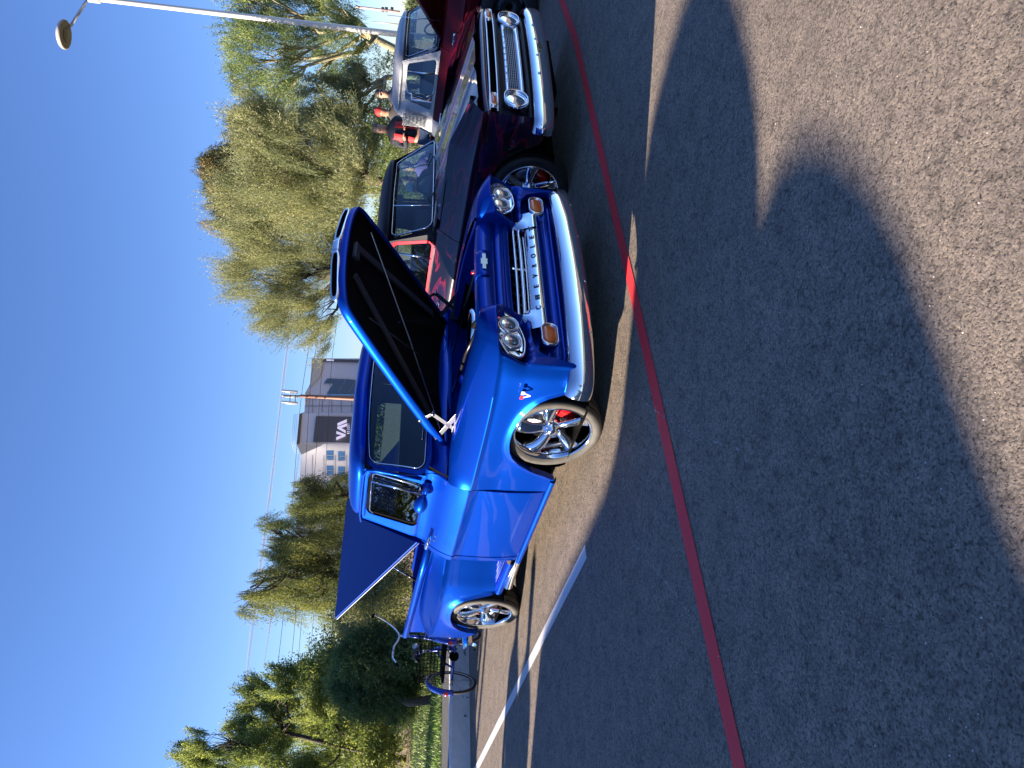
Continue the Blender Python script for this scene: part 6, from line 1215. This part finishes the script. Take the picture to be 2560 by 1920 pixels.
def head(parent, c, face, m, hair, cap=None, glasses=False, beard=False):
    """c head centre, face: unit direction; head shaped as one lathe with nose, eyes, ears; hair or cap on top"""
    f = Vector(face).normalized(); up = Vector((0, 0, 1)); s_ = up.cross(f).normalized(); c = Vector(c)
    def P(a, b_, h): return c+f*a+s_*b_+up*h
    prof = [(-.135, .045, .05, -.02), (-.11, .062, .060, .0), (-.085, .072, .066, .012), (-.05, .078, .070, .012), (0, .090, .074, .002), (.04, .094, .074, -.005), (.08, .085, .066, -.008), (.11, .062, .048, -.010), (.128, .030, .024, -.012), (.132, .004, .004, -.012)]
    rows = []
    for h, ra, rb, off in prof: rows.append([P(off+ra*math.cos(a), rb*math.sin(a), h) for a in lin(0, 2*math.pi, 21)[:-1]])
    b = MB().grid(rows, closed_u=True)
    b.grid([[P(.088, -.004, .03), P(.094, 0, .03), P(.088, .004, .03)], [P(.086, -.012, .0), P(.112, 0, -.004), P(.086, .012, .0)], [P(.082, -.016, -.018), P(.102, 0, -.022), P(.082, .016, -.018)], [P(.080, -.006, -.026), P(.084, 0, -.028), P(.080, .006, -.026)]])
    for q in (1, -1): b.lathe([(0, .012), (.018, .008), (.022, -.006), (.010, -.012)], c=P(-.005, .074*q, 0), axis=s_*q, n=12)
    hd = b.mk('head', m, parent)
    for q in (1, -1): MB().lathe([(0, .006), (.008, .004), (.011, -.003)], c=P(.080, .030*q, .016), axis=f, n=10).mk('eye', BROWNH, hd)
    b = MB(); b.tube([P(.083, -.022, -.058), P(.092, 0, -.056), P(.083, .022, -.058)], .005, 6); b.mk('mouth', pm('lips', (.35, .12, .10), .5), hd)
    if glasses: b = MB(); b.grid([[P(.094-abs(q)*.25, q, .034), P(.098-abs(q)*.25, q, .016), P(.092-abs(q)*.25, q, -.004)] for q in lin(-.062, .062, 9)]); b.mk('sunglasses', ENGBLK, hd)
    if cap:
        rows = [[P(-.004+r*1.04*math.cos(a), r*.88*math.sin(a), h) for a in lin(0, 2*math.pi, 21)[:-1]] for h, r in ((.040, .100), (.07, .100), (.10, .090), (.125, .068), (.142, .035), (.146, .004))]
        b = MB().grid(rows, closed_u=True); b.grid([[P(.085, q*.07, .045), P(.125, q*.06, .042), P(.165-.04*abs(q)**2, q*.045, .034)] for q in lin(-1, 1, 9)]); b.mk('cap', cap, hd)
    else:
        rows = [[P(-.016+r*1.06*math.cos(a), r*.90*math.sin(a), h+(-.055*max(0, -math.cos(a)))) for a in lin(0, 2*math.pi, 21)[:-1]] for h, r in ((.050, .094), (.075, .097), (.10, .090), (.125, .066), (.142, .03), (.145, .004))]
        MB().grid(rows, closed_u=True).mk('hair', hair, hd)
    if beard: MB().grid([[P(.052+.05*math.cos(q*1.1), .062*math.sin(q*1.1), h) for q in lin(-1.2, 1.2, 9)] for h in (-.05, -.085, -.125)]).mk('beard', hair, hd)
    return hd
def person(label, x, y, z0, rz, Ht, top, legs, skin, hair, cap=None, glasses=False, sit=False, arms='down', face=0., panels=None, lean=0.):
    k = Ht/1.75; o = thing('person', label, 'person', (x, y, z0), rz); V = []; E = []; Rr = []
    def v(p, r): V.append((p[0]*k, p[1]*k, p[2]*k)); Rr.append(tuple(q*k for q in r) if isinstance(r, tuple) else r*k); return len(V)-1
    hip = .46 if sit else .93; ln = lean
    pel = v((0, 0, hip), (.135, .11)); ab = v((.02+ln*.2, 0, hip+.17), (.135, .105)); ch = v((.02+ln*.5, 0, hip+.36), (.155, .11)); nk0 = v((.01+ln*.75, 0, hip+.52), (.07, .07)); nk = v((.02+ln*.85, 0, hip+.60), .052); hb_ = v((.035+ln, 0, hip+.65), .055)
    E += [(pel, ab), (ab, ch), (ch, nk0), (nk0, nk), (nk, hb_)]; wr = []
    for sg in (1, -1):
        sh = v((.0+ln*.65, .175*sg, hip+.48), .062); E.append((nk0, sh))
        if arms == 'down': el = v((-.03, .235*sg, hip+.20), .043); w = v((.05, .245*sg, hip-.04), .030); h_ = v((.075, .245*sg, hip-.12), (.034, .020))
        elif arms == 'hold': el = v((-.02, .24*sg, hip+.22), .045); w = v((.20, .12*sg, hip+.27), .032); h_ = v((.26, .07*sg, hip+.29), (.034, .022))
        else: el = v((.06, .24*sg, hip+.22), .045); w = v((.30, .17*sg, hip+.16), .032); h_ = v((.37, .15*sg, hip+.15), (.034, .022))
        E += [(sh, el), (el, w), (w, h_)]; wr.append((w, h_))
        th = v((.0, .095*sg, hip-.05), .088); 
        if sit: kn_ = v((.42, .11*sg, hip+.0), .062); an = v((.46, .11*sg, .09), .042); ft_ = v((.60, .12*sg, .045), (.045, .032))
        else: kn_ = v((.02, .105*sg, .49), .062); an = v((-.01, .11*sg, .09), .045); ft_ = v((.14, .12*sg, .045), (.045, .032))
        E += [(pel, th), (th, kn_), (kn_, an), (an, ft_)]
    skin_obj('body', V, E, Rr, skin, o)
    MB().grid([[Vector(((.01+ln*.7+q[1]*math.cos(a))*k, q[2]*math.sin(a)*k, (hip+q[0])*k)) for a in lin(0, 2*math.pi, 25)] for q in ((.60, .068, .070), (.565, .085, .10), (.545, .105, .155), (.51, .125, .215), (.46, .135, .262), (.38, .135, .25), (.30, .13, .19))]).mk('collar', top, o)
    def sub_(name, keep, m, grow, cut=None):
        mp = {a: i for i, a in enumerate(keep)}; e2 = [(mp[a], mp[b_]) for a, b_ in E if a in mp and b_ in mp]
        rr = [tuple((q+(grow+(.024 if a in (3, 6, 14) and name != 'trousers' else 0))*k) for q in (Rr[a] if isinstance(Rr[a], tuple) else (Rr[a], Rr[a]))) for a in keep]
        vv = [list(V[a]) for a in keep]
        return skin_obj(name, [tuple(q) for q in vv], e2, rr, m, o)
    arm = [6, 7, 8, 14, 15, 16]; 
    sub_('jacket' if panels else 'shirt', [0, 1, 2, 3]+arm, top, .014)
    sub_('trousers', [0, 10, 11, 12, 18, 19, 20], legs, .012)
    for sg, a in ((1, 13), (-1, 21)):
        c = Vector(V[a]); MB().box(c+Vector((-.05*k, 0, -.0)), (.27*k, .095*k, .085*k)).mk('shoe', ENGBLK, o, bev=.03)
    for (w, h_) in wr:      # fingers rooted in the palm
        p, q = Vector(V[w]), Vector(V[h_]); d = (q-p).normalized(); s_ = d.cross(Vector((0, 1, 0)) if arms == 'down' else Vector((0, 0, 1))).normalized(); b = MB(); t_ = d.cross(s_)
        for j, (off, L_) in enumerate(((-.026, .060), (-.009, .072), (.009, .068), (.025, .052))):
            a = q+s_*off*k; b.tube([a-d*.01*k, a+d*L_*.5*k, a+(d*.85+t_*.4)*L_*.9*k], [.0095*k, .0085*k, .006*k], 6)
        b.tube([p+d*.03*k+s_*-.02*k, p+d*.05*k+s_*-.05*k, p+d*.09*k+s_*-.058*k], [.011*k, .010*k, .007*k], 6); b.mk('fingers', skin, o)
    if panels:      # coloured shoulder and side panels lying on the jacket
        for (m, pts) in panels: 
            for sg in (1, -1): MB().grid([[Vector((xx*k, yy*sg*k, (hip+zz)*k)) for xx, yy, zz in r] for r in pts]).mk('jacket_panel', m, o)
    a = face; head(o, ((.045+ln*1.05)*k, 0, (hip+.715)*k), (math.cos(a), math.sin(a), 0), skin, hair, cap, glasses); return o
def stand_at(px, py, Y, Ht, z=None):    # head centre seen at this pixel
    c = dpt(px, py, Y); k = Ht/1.75; zz = c.z-(.93+.715)*k if z is None else z; return c.x, c.y, zz
RP_ = [[(.165, .05, .46), (.172, .06, .30), (.160, .08, .10)], [(.150, .13, .46), (.160, .14, .30), (.145, .13, .10)], [(.05, .20, .50), (.08, .185, .30), (.06, .16, .10)]]
x, y, z = stand_at(950, 322, 14.2, 1.80)
person('man in a black, red and grey jacket and jeans standing behind the maroon truck', x, y, z, R(-105), 1.80, JBLK, JEAN, SKIN, GREYH, arms='hold', face=R(-25), panels=[(JRED, RP_), (JGREY, [[(-.135, .02, .46), (-.14, .02, .2)], [(-.12, .12, .46), (-.125, .13, .2)], [(-.02, .215, .48), (-.04, .19, .2)]])])
x, y, z = stand_at(956, 281, 14.8, 1.78)
person('person in a bright red cap and dark jacket standing just behind the silver cab', x, y, z, R(60), 1.78, pm('dark_olive_jacket', (.05, .045, .04), .8), KHAKI, SKIN2, BROWNH, cap=REDC, arms='down', face=R(40))
x, y, z = stand_at(955, 236, 15.2, 1.78)
person('man in dark sunglasses whose head shows above the silver cab roof', x, y, z, R(-95), 1.78, pm('navy_shirt', (.02, .03, .06), .8), JEAN, SKIN, BROWNH, glasses=True, arms='down')
def seated(px, py, Y, label, top, cap=None, **kw):
    c = dpt(px, py, Y); Ht = 1.75; hz_ = .46+.715; k = 1.; z = c.z-hz_
    p = person(label, c.x, c.y, max(0, z), kw.pop('rz', R(-110)), Ht, top, JEAN, kw.pop('skin', SKIN), GREYH, cap=cap, sit=True, arms='lap', **kw)
    return p
def fold_chair(x, y, rz, label, z=0):
    t = thing('folding_chair', label, 'chair', (x, y, z), rz, None); CL = pm('green_camp_chair_cloth', (.02, .06, .035), .85)
    MB().grid([[(xx, yy, .40-.03*math.cos(yy*6)) for yy in lin(-.26, .26, 7)] for xx in (-.22, 0, .24)]).mk('seat', CL, t, solid=.006); MB().grid([[(-.22-.10*zz, yy, .40+zz) for yy in lin(-.26, .26, 5)] for zz in (.0, .25, .48)]).mk('backrest', CL, t, solid=.006)
    for sg in (1, -1):
        for a, b_ in (((.24, .27*sg, .0), (-.24, .27*sg, .42)), ((-.24, .27*sg, .0), (.26, .27*sg, .62)), ((-.22, .27*sg, .38), (-.28, .27*sg, .90))): MB().tube([a, b_], .009, 6).mk('leg', DULLCH, t)
        MB().tube([(-.26, .28*sg, .62), (.26, .28*sg, .62)], .014, 8).mk('armrest', CL, t)
for i, (px, py, Y, lab, top, cap, lab2) in enumerate(((1026, 452, 14.2, 'man in a dark shirt sitting in a camp chair, seen through the flamed truck windscreen', JBLK, None, 'green camp chair under the man in the dark shirt'),
        (1022, 415, 14.6, 'woman in a purple shirt sitting in a camp chair, seen through the flamed truck windscreen', PURP, None, 'green camp chair under the woman in purple'),
        (1060, 470, 12.6, 'person in a cream cap sitting low behind the flamed truck cab', GREYCL, CREAM, 'green camp chair under the person in the cream cap'))):
    p = seated(px, py, Y, lab, top, cap, rz=R(-118), skin=SKIN2 if i == 1 else SKIN); fold_chair(p.location.x, p.location.y, p.rotation_euler.z, lab2, p.location.z)
for x, y, lab, tp, rz_ in ((-8.0, 6.33, 'added man in a dark shirt, out of view, casting a shadow band', JBLK, 180), (-8.05, 6.86, 'second added man, in a grey shirt, out of view, casting a shadow band', GREYCL, 170)):
    person(lab, x, y, 0, R(rz_), 1.86, tp, JEAN, SKIN, BROWNH, cap=None, arms='hold')  # both figures added out of view to cast narrow shadow bands
